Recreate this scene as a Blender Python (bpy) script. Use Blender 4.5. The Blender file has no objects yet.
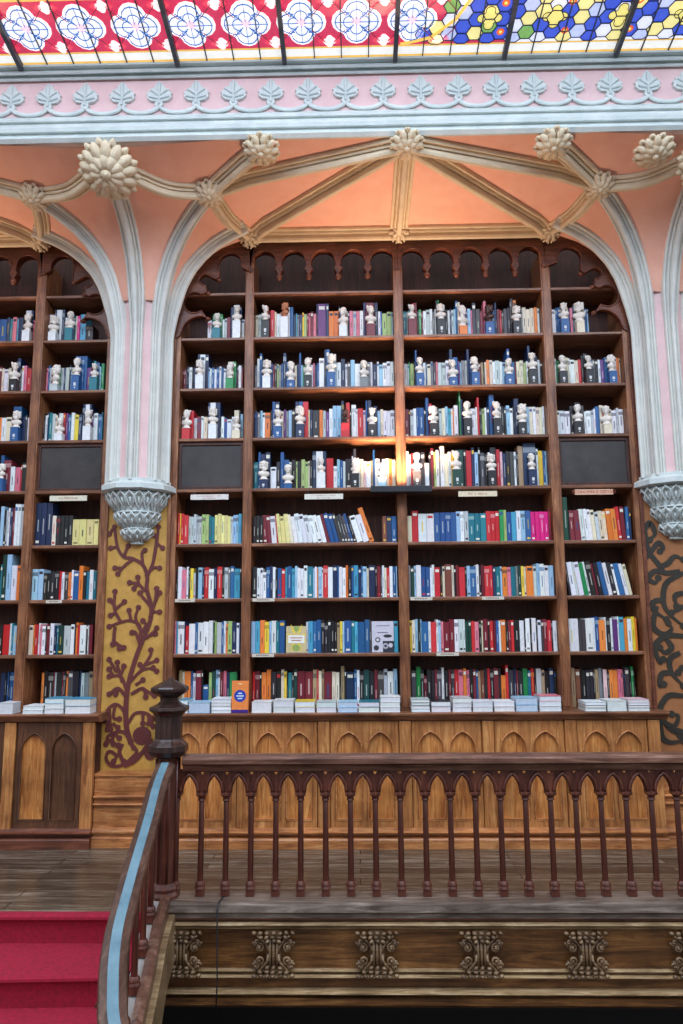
import bpy, bmesh, math, random
from math import sin, cos, pi, radians as R
from mathutils import Vector, Matrix
from mathutils.geometry import tessellate_polygon
random.seed(7)
S = bpy.context.scene
COL = S.collection
# ------------------------------------------------------------------ camera
F = 740.0
CAM = Vector((0, -6.25, 1.7))
MC = Matrix.Rotation(R(1.2), 3, 'Z') @ Matrix.Rotation(R(98.8), 3, 'X') @ Matrix.Rotation(R(-.42), 3, 'Z')
cd = bpy.data.cameras.new('camera'); co = bpy.data.objects.new('camera', cd); COL.objects.link(co)
co.matrix_world = Matrix.Translation(CAM) @ MC.to_4x4()
cd.sensor_fit = 'VERTICAL'; cd.sensor_height = 36; cd.lens = F/1024*36; cd.clip_start = .05; cd.clip_end = 200
S.camera = co
def ray(px, py): return MC @ Vector(((px-341.5)/F, -(py-512)/F, -1))
def at(px, py, Y):
    d = ray(px, py); t = (Y-CAM.y)/d.y
    return CAM + d*t
def atz(px, py, z):
    d = ray(px, py); t = (z-CAM.z)/d.z
    return CAM + d*t
# ------------------------------------------------------------------ colours / materials
def lin(c):
    return tuple(((v/255)/12.92 if v/255 <= .04045 else ((v/255+.055)/1.055)**2.4) for v in c)
def L4(c): return (*lin(c), 1)
def newmat(n):
    m = bpy.data.materials.new(n); m.use_nodes = True
    nt = m.node_tree; b = nt.nodes['Principled BSDF']
    return m, nt, b
def ramp(nt, fac, stops):
    r = nt.nodes.new('ShaderNodeValToRGB')
    el = r.color_ramp.elements
    while len(el) < len(stops): el.new(.5)
    for e, (p, c) in zip(el, stops): e.position = p; e.color = L4(c)
    nt.links.new(fac, r.inputs[0]); return r.outputs[0]
def coords(nt, scale, kind='Object'):
    tc = nt.nodes.new('ShaderNodeTexCoord'); mp = nt.nodes.new('ShaderNodeMapping')
    mp.inputs['Scale'].default_value = scale
    nt.links.new(tc.outputs[kind], mp.inputs[0]); return mp.outputs[0]
def noise(nt, vec, sc, det=5, rough=.6, dist=0):
    n = nt.nodes.new('ShaderNodeTexNoise'); n.inputs['Scale'].default_value = sc
    n.inputs['Detail'].default_value = det; n.inputs['Roughness'].default_value = rough
    n.inputs['Distortion'].default_value = dist
    nt.links.new(vec, n.inputs['Vector']); return n.outputs['Fac']
def bump(nt, b, h, s=.3, d=.01):
    n = nt.nodes.new('ShaderNodeBump'); n.inputs['Strength'].default_value = s; n.inputs['Distance'].default_value = d
    nt.links.new(h, n.inputs['Height']); nt.links.new(n.outputs[0], b.inputs['Normal'])
def wood(name, c0, c1, c2, axis='z', rough=.45, grain=1.0, spec=.5):
    m, nt, b = newmat(name)
    a = {'x': (1.2, 14, 14), 'y': (14, 1.2, 14), 'z': (14, 14, 1.2)}[axis]
    v = coords(nt, a)
    n = noise(nt, v, 1.6*grain, 8, .68, 1.6)
    col = ramp(nt, n, [(.3, c0), (.5, c1), (.68, c2)])
    v2 = coords(nt, (1.5, 1.5, 1.5)); n2 = noise(nt, v2, 2.2, 4, .6)
    mx = nt.nodes.new('ShaderNodeMixRGB'); mx.blend_type = 'MULTIPLY'; mx.inputs[0].default_value = .75
    nt.links.new(col, mx.inputs[1]); nt.links.new(ramp(nt, n2, [(.3, (150, 140, 135)), (.65, (255, 255, 255))]), mx.inputs[2])
    nt.links.new(mx.outputs[0], b.inputs['Base Color'])
    b.inputs['Roughness'].default_value = rough; b.inputs['Specular IOR Level'].default_value = spec
    bump(nt, b, n, .25, .004)
    return m
def plaster(name, c0, c1, rough=.7, sc=6, bs=.25):
    m, nt, b = newmat(name)
    v = coords(nt, (1, 1, 1)); n = noise(nt, v, sc, 6, .65)
    nt.links.new(ramp(nt, n, [(.3, c0), (.7, c1)]), b.inputs['Base Color'])
    b.inputs['Roughness'].default_value = rough
    n2 = noise(nt, v, 60, 3, .6); bump(nt, b, n2, bs, .003)
    return m
def attrmat(name, rough=.5, emis=0):
    m, nt, b = newmat(name)
    a = nt.nodes.new('ShaderNodeAttribute'); a.attribute_name = 'Col'
    v = coords(nt, (1, 1, 1)); n = noise(nt, v, 30, 3, .6)
    mx = nt.nodes.new('ShaderNodeMixRGB'); mx.blend_type = 'MULTIPLY'; mx.inputs[0].default_value = .35
    nt.links.new(a.outputs['Color'], mx.inputs[1]); nt.links.new(ramp(nt, n, [(.3, (205, 205, 205)), (.6, (255, 255, 255))]), mx.inputs[2])
    nt.links.new(mx.outputs[0], b.inputs['Base Color']); b.inputs['Roughness'].default_value = rough
    if emis:
        nt.links.new(mx.outputs[0], b.inputs['Emission Color']); b.inputs['Emission Strength'].default_value = emis
    return m
M = {}
M['shelfwood'] = wood('bookcase_wood', (90, 50, 32), (150, 94, 60), (188, 132, 90), 'z', .4)
M['shelfh'] = wood('shelf_wood', (92, 54, 38), (142, 92, 64), (178, 128, 96), 'x', .35)
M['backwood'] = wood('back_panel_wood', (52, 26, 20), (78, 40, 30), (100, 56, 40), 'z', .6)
M['redwood'] = wood('tracery_wood', (72, 36, 24), (116, 62, 42), (144, 84, 58), 'x', .45)
M['oak'] = wood('golden_oak', (150, 80, 34), (208, 132, 66), (236, 174, 106), 'z', .4, 1.3)
M['oakh'] = wood('golden_oak_rail', (136, 76, 40), (198, 126, 72), (230, 168, 108), 'x', .28, 1.3)
M['oakframe'] = wood('oak_frame', (132, 76, 38), (194, 126, 70), (222, 162, 98), 'z', .4, 1.2)
M['brown'] = wood('brown_oak', (60, 34, 22), (96, 58, 36), (122, 78, 50), 'z', .42, 1.2)
M['mahog'] = wood('mahogany', (56, 26, 20), (98, 50, 38), (130, 74, 56), 'z', .3)
M['mahogh'] = wood('mahogany_rail', (74, 44, 34), (118, 80, 64), (150, 114, 96), 'x', .3)
M['walnut'] = wood('walnut_fascia', (44, 26, 14), (112, 72, 38), (160, 112, 62), 'x', .3, .7)
M['giltwood'] = wood('gilded_moulding', (104, 80, 54), (166, 136, 98), (210, 184, 146), 'x', .3, 1.5)
M['carved'] = wood('carved_brown_wood', (74, 52, 36), (128, 98, 70), (176, 148, 112), 'x', .35, 1.5)
M['kerb'] = wood('worn_kerb', (72, 58, 50), (122, 106, 94), (164, 148, 134), 'x', .4)
M['railside'] = wood('handrail_wood', (54, 34, 28), (88, 62, 50), (118, 88, 74), 'y', .35)
M['newel'] = wood('newel_wood', (34, 22, 20), (58, 38, 34), (84, 60, 52), 'z', .3)
M['railblue'] = plaster('pale_blue_strip', (82, 114, 128), (112, 142, 154), .4, 9, .1)  # pale blue for the flat strip along the handrail top
M['cream'] = plaster('warm_lit_plaster', (206, 186, 154), (226, 208, 178), .6)  # same plaster as the shafts, warm uplight tint put into its colour
M['shaft'] = plaster('neutral_plaster', (204, 206, 200), (224, 224, 216), .6)
M['coollit'] = plaster('cool_lit_plaster', (192, 202, 200), (220, 226, 222), .55)  # same plaster again, cool skylight tint put into its colour
M['pink'] = plaster('salmon_plaster', (236, 172, 148), (244, 188, 166), .75)
M['pinkpale'] = plaster('pale_pink_plaster', (222, 184, 184), (234, 200, 198), .75)
M['gold'] = plaster('ochre_painted_panel', (176, 130, 54), (210, 162, 82), .45, 9)
M['tanpan'] = plaster('tan_painted_panel', (146, 92, 54), (172, 114, 70), .5, 9)
M['vine'] = plaster('burgundy_paint', (88, 34, 34), (106, 46, 44), .6)
M['vinek'] = plaster('dark_green_paint', (38, 36, 30), (56, 50, 40), .5)
M['black'] = plaster('blackened_panel', (38, 34, 34), (66, 60, 58), .55, 4)
M['lead'] = plaster('lead', (52, 56, 66), (76, 80, 90), .5)
M['bust'] = plaster('white_plaster', (226, 216, 204), (240, 232, 222), .6, 20)
M['terra'] = plaster('terracotta', (172, 106, 74), (198, 130, 92), .6, 20)
M['darkbust'] = plaster('bronze', (58, 36, 32), (84, 52, 44), .4, 20)
M['iron'] = plaster('black_iron', (30, 32, 38), (46, 48, 56), .35)
M['carpet'] = plaster('red_carpet', (128, 6, 36), (166, 12, 50), .9, 40, .8)
M['dark'] = plaster('shaded_lower_storey', (14, 10, 12), (24, 18, 20), .8)  # shade of the lower storey painted in as near black
M['stone'] = plaster('pale_stringer', (120, 112, 108), (160, 150, 144), .6)
M['book'] = attrmat('book_cloth_and_paper', .45)
M['glass'] = attrmat('stained_glass', .3, .72)
M['sign'] = attrmat('printed_card', .5)
m, nt, b = newmat('warm_lamp'); b.inputs['Emission Color'].default_value = L4((255, 190, 120)); b.inputs['Emission Strength'].default_value = 6; b.inputs['Base Color'].default_value = L4((255, 220, 180)); M['lamp'] = m
# floor
m, nt, b = newmat('plank_floor')
v = coords(nt, (1, 1, 1))
br = nt.nodes.new('ShaderNodeTexBrick'); nt.links.new(v, br.inputs['Vector'])
br.inputs['Scale'].default_value = 1; br.inputs['Brick Width'].default_value = 2.2; br.inputs['Row Height'].default_value = .11
br.inputs['Mortar Size'].default_value = .004; br.inputs['Color1'].default_value = L4((98, 84, 72)); br.inputs['Color2'].default_value = L4((160, 146, 130)); br.inputs['Mortar'].default_value = L4((30, 22, 18))
v2 = coords(nt, (.8, 9, 1)); n = noise(nt, v2, 3, 8, .7, .5)
mx = nt.nodes.new('ShaderNodeMixRGB'); mx.blend_type = 'MULTIPLY'; mx.inputs[0].default_value = .9
nt.links.new(br.outputs['Color'], mx.inputs[1]); nt.links.new(ramp(nt, n, [(.35, (96, 84, 74)), (.52, (170, 160, 150)), (.66, (255, 255, 255))]), mx.inputs[2])
nt.links.new(mx.outputs[0], b.inputs['Base Color']); b.inputs['Roughness'].default_value = .24; bump(nt, b, n, .2, .004); M['floor'] = m

# ------------------------------------------------------------------ mesh builder
class MB:
    def __init__(s): s.v = []; s.f = []; s.c = []; s.sm = []
    def add(s, vs, fs, col=(255, 255, 255), smooth=False):
        o = len(s.v); s.v += [tuple(p) for p in vs]
        for f in fs: s.f.append([i+o for i in f]); s.c.append(col); s.sm.append(smooth)
    def box(s, x0, x1, y0, y1, z0, z1, col=(255, 255, 255), T=None):
        vs = [Vector(p) for p in ((x0,y0,z0),(x1,y0,z0),(x1,y1,z0),(x0,y1,z0),(x0,y0,z1),(x1,y0,z1),(x1,y1,z1),(x0,y1,z1))]
        if T: vs = [T @ p for p in vs]
        s.add(vs, [(0,3,2,1),(4,5,6,7),(0,1,5,4),(1,2,6,5),(2,3,7,6),(3,0,4,7)], col)
    def lathe(s, c, prof, n=16, col=(255,255,255), smooth=True, ph=0, sx=1, sy=1, a0=0, a1=2*pi):
        full = abs(a1-a0-2*pi) < 1e-6; k = n if full else n+1
        vs = []
        for r, z in prof:
            for i in range(k):
                a = a0+(a1-a0)*i/n+ph; vs.append((c[0]+r*cos(a)*sx, c[1]+r*sin(a)*sy, c[2]+z))
        fs = []
        for j in range(len(prof)-1):
            for i in range(n):
                i2 = (i+1) % k; fs.append((j*k+i, j*k+i2, (j+1)*k+i2, (j+1)*k+i))
        if full:
            fs.append(tuple(range(k))[::-1]); fs.append(tuple((len(prof)-1)*k+i for i in range(k)))
        s.add(vs, fs, col, smooth)
    def ell(s, c, r, col=(255,255,255), n=10, m=7, T=None):
        vs = []; 
        for j in range(m+1):
            t = pi*j/m
            for i in range(n):
                a = 2*pi*i/n; p = Vector((r[0]*sin(t)*cos(a), r[1]*sin(t)*sin(a), r[2]*cos(t)))
                if T: p = T @ p
                vs.append((c[0]+p.x, c[1]+p.y, c[2]+p.z))
        fs = [(j*n+i, (j+1)*n+i, (j+1)*n+(i+1) % n, j*n+(i+1) % n) for j in range(m) for i in range(n)]
        s.add(vs, fs, col, True)
    def sweep(s, pts, prof, up, col=(255,255,255), smooth=False, closed=False, scale=None, caps=True):
        # prof: (side, up) pairs; up: vector or list of vectors
        pts = [Vector(p) for p in pts]; n = len(pts); k = len(prof); vs = []
        for i, p in enumerate(pts):
            if closed: t = pts[(i+1) % n]-pts[i-1]
            else: t = pts[min(i+1, n-1)]-pts[max(i-1, 0)]
            t.normalize(); u = Vector(up[i] if isinstance(up, list) else up)
            sd = t.cross(u); sd.normalize(); u2 = sd.cross(t); q = scale[i] if scale else 1
            for a, b_ in prof: vs.append(p+sd*a*q+u2*b_*q)
        fs = []
        for i in range(n if closed else n-1):
            for j in range(k): fs.append((i*k+j, i*k+(j+1) % k, ((i+1) % n)*k+(j+1) % k, ((i+1) % n)*k+j))
        if not closed and caps: fs.append(tuple(range(k))[::-1]); fs.append(tuple((n-1)*k+j for j in range(k)))
        s.add(vs, fs, col, smooth)
    def tube(s, pts, r, n=6, up=(0, -1, .01), col=(255,255,255), scale=None, closed=False):
        s.sweep(pts, [(r*cos(2*pi*i/n), r*sin(2*pi*i/n)) for i in range(n)], up, col, True, closed, scale)
    def plate(s, loops, mp, t, col=(255,255,255)):
        # loops of 2D points, mp(u, v, w)->3D; w 0 = front, t = back
        tri = tessellate_polygon([[Vector((u, v, 0)) for u, v in lp] for lp in loops])
        flat = [p for lp in loops for p in lp]; n = len(flat)
        vs = [mp(u, v, 0) for u, v in flat]+[mp(u, v, t) for u, v in flat]
        fs = [tuple(f) for f in tri]+[tuple(i+n for i in reversed(f)) for f in tri]
        o = 0
        for lp in loops:
            k = len(lp)
            for i in range(k): a, b_ = o+i, o+(i+1) % k; fs.append((a, b_, b_+n, a+n))
            o += k
        s.add(vs, fs, col)
    def build(s, name, mat, parent=None, bevel=0, fixn=True):
        me = bpy.data.meshes.new(name)
        off = Vector((0, 0, 0))
        if parent is not None:
            p = parent
            while p is not None: off += p.location; p = p.parent
        me.from_pydata([tuple(Vector(v)-off) for v in s.v], [], s.f); me.update()
        if fixn:
            bm = bmesh.new(); bm.from_mesh(me); bmesh.ops.recalc_face_normals(bm, faces=bm.faces); bm.to_mesh(me); bm.free()
        ca = me.color_attributes.new('Col', 'FLOAT_COLOR', 'CORNER')
        cache = {}
        for p, c, sm in zip(me.polygons, s.c, s.sm):
            if c not in cache: cache[c] = L4(c)
            for li in p.loop_indices: ca.data[li].color = cache[c]
            p.use_smooth = sm
        me.materials.append(mat)
        o = bpy.data.objects.new(name, me); COL.objects.link(o)
        if parent is not None: o.parent = parent
        if bevel:
            b_ = o.modifiers.new('bevel', 'BEVEL'); b_.width = bevel; b_.segments = 2; b_.limit_method = 'ANGLE'; b_.angle_limit = R(40)
        return o
def tag(o, label=None, cat=None, group=None, kind=None):
    if label: o['label'] = label
    if cat: o['category'] = cat
    if group: o['group'] = group
    if kind: o['kind'] = kind
    return o
def empty(name, loc, label, cat, group=None):
    o = bpy.data.objects.new(name, None); COL.objects.link(o); o.location = loc; o.empty_display_size = .1
    return tag(o, label, cat, group)
def recentre(o, loc):
    loc = Vector(loc); o.data.transform(Matrix.Translation(-loc)); o.location = loc; return o
mpXZ = lambda Y: (lambda u, v, w: (u, Y+w, v))
def lancet(x0, x1, z0, zs, za, n=7):
    # counter-clockwise pointed arch opening; zs spring, za apex
    xc = (x0+x1)/2; h = za-zs; w = (x1-x0)/2; rr = (w*w+h*h)/(2*w)
    pts = [(x0, z0), (x1, z0)]
    for i in range(n+1):
        a = math.asin(min(1, h/rr))*i/n; pts.append((x1-rr+rr*cos(a), zs+rr*sin(a)))
    for i in range(n-1, -1, -1):
        a = math.asin(min(1, h/rr))*i/n; pts.append((x0+rr-rr*cos(a), zs+rr*sin(a)))
    return pts

# ------------------------------------------------------------------ key dimensions
XL, XR = -4.3, 4.4
RZ = {1: 4.253, 2: 3.786, 3: 3.332, 4: 2.882, 5: 2.407, 6: 1.942, 7: 1.484}
R0Z = at(325, 291, 0).z
LEDGE = at(325, 713, -.2).z
PIL = [(-1.877, 'left'), (2.68, 'right')]
YC = -1.2

# ------------------------------------------------------------------ setting
def struct(mb, name, mat, label=None, kind='structure'):
    o = mb.build(name, mat); o['kind'] = kind
    if label: o['label'] = label
    return o
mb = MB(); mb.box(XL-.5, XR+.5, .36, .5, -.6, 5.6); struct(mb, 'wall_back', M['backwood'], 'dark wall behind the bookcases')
mb = MB(); mb.box(XL-.5, XR+.5, -1.33, .36, -.06, 0); struct(mb, 'floor', M['floor'], 'worn dark plank floor of the gallery')
mb = MB(); mb.box(XL-.5, XR+.5, .2, .5, -4.2, -.62); struct(mb, 'wall_lower', M['dark'], 'wall of the storey below, its shade put into the colour')
mb = MB(); mb.box(XL-3, XR+3, -9, .36, -4.3, -4.2); struct(mb, 'floor_lower', M['dark'], 'floor of the storey below, coloured near black for shade')
mb = MB(); mb.box(XL-.5, XR+.5, -1.3, .36, -.62, -.56); struct(mb, 'ceiling_lower', M['dark'], 'soffit under the gallery, its shade put into the colour')

# conoid radius as function of z
CZ = [(2.8, .262), (3.6, .262), (4.2, .262), (4.45, .272), (4.575, .29), (4.716, .34), (4.857, .42), (4.988, .545), (5.08, .68), (5.14, .82), (5.19, .97), (5.235, 1.15), (5.28, 1.4), (5.33, 1.8)]
def rz(z):
    for (a, ra), (b_, rb) in zip(CZ, CZ[1:]):
        if z <= b_: t = max(0, (z-a)/(b_-a)); return ra+(rb-ra)*t
    return CZ[-1][1]
def zr(r):
    if r <= .262: return -9
    for (a, ra), (b_, rb) in zip(CZ, CZ[1:]):
        if r <= rb and rb > ra: return a+(b_-a)*(r-ra)/(rb-ra)
    return 9
flat = lambda Y: 5.2+.1*min(1.3, abs(Y))/1.2
PX = [-1.877-4.557, -1.877, 2.68, 2.68+4.557]
def surf(x, Y):
    z = flat(Y)
    for p in PX: z = min(z, zr(math.hypot(x-p, Y)))
    return z
def onsurf(px, py):
    d = ray(px, py); prev = None
    for i in range(400):
        Y = -1.25+i*.0032; t = (Y-CAM.y)/d.y; p = CAM+d*t
        if p.z >= surf(p.x, Y): return p
    return at(px, py, -.06)
def nrm(x, Y):
    e = .02
    n = Vector(((surf(x+e, Y)-surf(x-e, Y))/(2*e), (surf(x, Y+e)-surf(x, Y-e))/(2*e), -1))
    n.normalize(); return n
# vault surface
mb = MB(); nx, ny = 190, 30
x0, x1 = XL-.4, XR+.4
for j in range(ny+1):
    for i in range(nx+1):
        x = x0+(x1-x0)*i/nx; Y = -1.24+1.24*j/ny
        z = max(surf(x, Y), 3.0); mb.v.append((x, Y, max(z, 4.5)))
for j in range(ny):
    for i in range(nx):
        xc = x0+(x1-x0)*(i+.5)/nx; yc = -1.24+1.24*(j+.5)/ny
        if min(math.hypot(xc-p, yc) for p in PX) < .27: continue
        a = j*(nx+1)+i; mb.f.append((a, a+1, a+nx+2, a+nx+1)); mb.c.append((255,255,255)); mb.sm.append(True)
vault = struct(mb, 'ceiling', M['pink'], 'salmon pink ribbed plaster vault over the bookcases')
# ribs on the vault
_h = [(.062, -.03), (.062, .016), (.058, .024), (.050, .026), (.043, .020), (.040, .012), (.036, .030), (.031, .038), (.024, .036), (.020, .030), (.019, .058), (.012, .070), (.0, .074)]
RIB = [(-a, b_) for a, b_ in _h]+_h[-2::-1]
def rib(pts, name='rib', scale=1.3, sub=14, parent=vault, mat='cream'):
    # pts: ground plan (x, Y) control points, Catmull interpolated and dropped on the vault
    P = [Vector((a, b_)) for a, b_ in pts]; Q = []
    E_ = [P[0]*2-P[1]]+P+[P[-1]*2-P[-2]]
    for i in range(1, len(E_)-2):
        for k in range(sub):
            t = k/sub; a, b_, c, d = E_[i-1:i+3]
            Q.append(.5*((2*b_)+(c-a)*t+(2*a-5*b_+4*c-d)*t*t+(3*b_-3*c+d-a)*t**3))
    Q.append(P[-1])
    W = [Vector((q.x, q.y, surf(q.x, q.y))) for q in Q]; N = [nrm(q.x, q.y) for q in Q]
    m_ = MB(); m_.sweep(W, [(a*scale, b_*scale) for a, b_ in RIB], N); return m_.build(name, M[mat], parent)
def xy(px, py): p = onsurf(px, py); return (p.x, max(-1.19, min(-.07, p.y)))
def mir(q): return (.4015*2-q[0], q[1])
cB = (.40, -1.17); wB = (.40, -.07)
lw = (-.93, -.07); lc = (at(262, 150, -1.15).x, -1.15)
lm = xy(210, 191); bb = (-1.86, -1.12)
for fl in (lambda q: q, mir):
    rib([fl(cB), fl(((cB[0]+lm[0])/2, (cB[1]+lm[1])/2+.0)), fl(lm)])
    rib([fl(cB), fl(((cB[0]+lw[0])/2, (cB[1]+lw[1])/2)), fl(lw)])
    rib([fl(lc), fl(lm)])
    rib([fl(lm), fl(((lm[0]+lw[0])/2-.03, (lm[1]+lw[1])/2)), fl(lw)], scale=1.1)
    rib([fl(lm), fl(((lm[0]+bb[0])/2, (lm[1]+bb[1])/2+.08)), fl(bb)], scale=1.2)
    # neighbouring bays beyond the pillars
    g = lambda q: (2*-1.877-q[0], q[1])
    rib([fl(g(lm)), fl(g(((lm[0]+bb[0])/2, (lm[1]+bb[1])/2+.08))), fl(g(bb))], scale=1.2)
    rib([fl(g(lm)), fl(g(((lm[0]+lw[0])/2-.03, (lm[1]+lw[1])/2))), fl(g(lw))], scale=1.1)
    rib([fl(g(lm)), fl(g(((cB[0]+lm[0])/2, (cB[1]+lm[1])/2))), fl(g(cB))])
    rib([fl(g(lw)), fl(g(((cB[0]+lw[0])/2, (cB[1]+lw[1])/2))), fl(g(cB))])
    rib([fl(g(lw)), fl(g((lw[0]+.7, -.07))), fl(g((lw[0]+1.4, -.07)))])
rib([cB, (.40, -.6), wB]); rib([lw, (-.3, -.07), (.4, -.07), (1.1, -.07), mir(lw)])
# ribs rising from the pillars
def pier_rib(p, th, zend, scale=1.0, zs=3.0, par=None):
    W, N, SCL = [], [], []
    for i in range(40):
        z = zs+(zend-zs)*(1-(1-i/39)**1.25); fz_ = max(0, min(1, (z-4.25)/.3)); r = max(.226, rz(z)-.036+.028*fz_); SCL.append(scale*(1+.38*fz_)); a = R(th)
        W.append(Vector((p+r*cos(a), r*sin(a), z)))
    for i in range(40):
        t = W[min(39, i+1)]-W[max(0, i-1)]; t.normalize(); o = Vector((cos(a), sin(a), 0)); n = o-t*o.dot(t)
        if n.length < .05: n = Vector((0, 0, -1))
        if i > 25 and n.z > 0: n = -n
        N.append(n.normalized())
    m_ = MB(); m_.sweep(W, RIB, N, scale=SCL); return m_.build('shaft', M['shaft'], par)
thL = math.degrees(math.atan2(lm[1], lm[0]+1.877)); rL = math.hypot(lm[0]+1.877, lm[1])
# bosses
def leafboss(x, Y, z, r, tilt=(0, 0, -1), petals=8, drop=.05, name='boss'):
    m_ = MB(); T = Vector((0, 0, 1)).rotation_difference(Vector(tilt)).to_matrix()
    def add(c, rr, T2): m_.ell((x+c.x, Y+c.y, z+c.z), rr, n=8, m=5, T=T2)
    for ring, (rad, ln, h, k) in enumerate(((.66, .34, .16, petals+2), (.38, .30, .30, petals), (.1, .2, .40, 1))):
        for i in range(k):
            a = 2*pi*i/k+ring*.4; d = Vector((cos(a)*rad*r, sin(a)*rad*r, h*r+drop*.4)) if k > 1 else Vector((0, 0, h*r+drop*.4))
            T2 = T @ Matrix.Rotation(a, 3, 'Z') @ Matrix.Rotation(.45, 3, 'Y')
            add(T @ d, (ln*r, .19*r, .15*r) if k > 1 else (.2*r, .2*r, .18*r), T2)
            if k > 1:
                d2 = Vector((cos(a+.2)*(rad+.2)*r, sin(a+.2)*(rad+.2)*r, h*r*.8)); add(T @ d2, (.2*r, .1*r, .1*r), T @ Matrix.Rotation(a+.6, 3, 'Z'))
                d2 = Vector((cos(a-.2)*(rad+.2)*r, sin(a-.2)*(rad+.2)*r, h*r*.8)); add(T @ d2, (.2*r, .1*r, .1*r), T @ Matrix.Rotation(a-.6, 3, 'Z'))
    m_.ell((x, Y, z), (r*.72, r*.72, r*.22), n=12, m=6, T=T)
    return m_.build(name, M['cream'], vault)
for q, r, tl, pt in ((cB, .13, (0, -.4, -1), 8), (wB, .10, (0, -1, -.8), 6), (lw, .10, (-.2, -1, -.6), 6), (mir(lw), .10, (.2, -1, -.6), 6), (lc, .14, (0, -.35, -1), 8), (mir(lc), .14, (0, -.35, -1), 8), (lm, .125, (.1, -.5, -1), 9), (mir(lm), .125, (-.1, -.5, -1), 9),
                     ((2*-1.877-lm[0], lm[1]), .125, (-.1, -.5, -1), 9), ((2*-1.877-lw[0], lw[1]), .10, (0, -1, -.8), 6), ((2*2.68-mir(lm)[0], lm[1]), .125, (0, -.5, -1), 9)):
    leafboss(q[0], q[1]-.03, surf(*q)-.03, r, tl, pt)
leafboss(bb[0], -1.1, 5.17, .23, (.0, -.75, -1), 11, name='foliage_boss')
leafboss(2.66, -1.1, 5.17, .23, (-.0, -.75, -1), 11, name='foliage_boss')
q = at(652, 138, -1.13); leafboss(q.x, -1.14, surf(q.x, -1.13)-.03, .15, (0, -.3, -1), 9)

# ------------------------------------------------------------------ cornice with frieze
mb = MB()
z = lambda py: at(341, py, YC).z
prof = [(-1.12, 136), (-1.25, 137), (-1.275, 132), (-1.225, 130.5), (-1.225, 127.5), (-1.255, 125.5), (-1.265, 121.5), (-1.215, 119.5), (-1.215, 117), (-1.24, 115), (-1.245, 112.5), (-1.2, 111),
        (-1.185, 110), (-1.185, 75), (-1.215, 74), (-1.225, 72), (-1.2, 70.8), (-1.2, 69), (-1.24, 67.5), (-1.25, 65), (-1.222, 63.6), (-1.245, 61.6), (-1.27, 59.5), (-1.275, 57.5), (-1.12, 57)]
prof = [(y_, at(341, p_, max(-1.28, y_) if y_ < -1.15 else YC).z) for y_, p_ in prof]
def extr(mb, prof, xa, xb, col=(255,255,255)):
    vs = [(xa, y, zz) for y, zz in prof]+[(xb, y, zz) for y, zz in prof]; n = len(prof)
    fs = [(i, (i+1) % n, (i+1) % n+n, i+n) for i in range(n)]
    tri = tessellate_polygon([[Vector((a, b_, 0)) for a, b_ in prof]])
    fs += [tuple(f) for f in tri]+[tuple(i+n for i in f) for f in tri]
    mb.add(vs, fs, col)
extr(mb, prof, XL-.5, XR+.5); corn = struct(mb, 'trim_1', M['coollit'], 'pale plaster cornice with leaf frieze, cool skylight put into its colour')
mb = MB(); mb.box(XL-.5, XR+.5, -1.19, -1.13, at(341, 111, -1.19).z-.01, at(341, 74.5, -1.19).z+.01); mb.build('frieze', M['pinkpale'], corn)['label'] = 'pale pink frieze band'
mb = MB(); mb.box(XL-.5, XR+.5, -1.14, -1.1, 5.306, z(136)+.02); mb.build('soffit_edge', M['pink'], corn)
zf0, zf1 = at(341, 110, -1.21).z, at(341, 79, -1.21).z; hh = zf1-zf0; sp = at(383, 95, -1.19).x-at(345.6, 95, -1.19).x; xf = at(345.6, 95, -1.19).x
leaf = [(-.0, 0), (.10, .02), (.16, .14), (.10, .24), (.30, .28), (.44, .44), (.40, .54), (.46, .62), (.34, .68), (.34, .80), (.2, .82), (.14, .98), (0, 1.14)]
leaf = leaf+[(-a, b_) for a, b_ in leaf[-2:0:-1]]
def fleuron(x):
    m_ = MB(); w = hh*.85
    m_.plate([[(x+a*w, zf0+hh*.22+b_*hh*.74) for a, b_ in leaf]], mpXZ(-1.215), .03)
    for a, b_, c, d in ((0, .1, 0, 1.05), (0, .35, .34, .46), (0, .35, -.34, .46), (0, .5, .28, .74), (0, .5, -.28, .74)):
        m_.tube([(x+a*w, -1.215, zf0+hh*.22+b_*hh*.74), (x+c*w, -1.22, zf0+hh*.22+d*hh*.74)], .012, 6)
    o = m_.build('fleuron', M['coollit'], corn, .004); return o
f0 = fleuron(xf)
for k in range(-11, 11):
    if k:
        c = f0.copy(); COL.objects.link(c); c.parent = corn; c.location.x = k*sp
mb = MB()
for k in range(-12, 12):
    for rr, dy, th in ((.47, -1.205, .013), (.36, -1.2, .009)):
        pts = [(xf+(k+.5)*sp+sp*.5*cos(pi+pi*i/12)*(1 if rr > .4 else .93), dy, zf0+hh*(.30 if rr > .4 else .36)+hh*.26*sin(pi+pi*i/12)) for i in range(13)]
        mb.tube(pts, th, 6)
mb.build('scallop_band', M['coollit'], corn)

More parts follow.
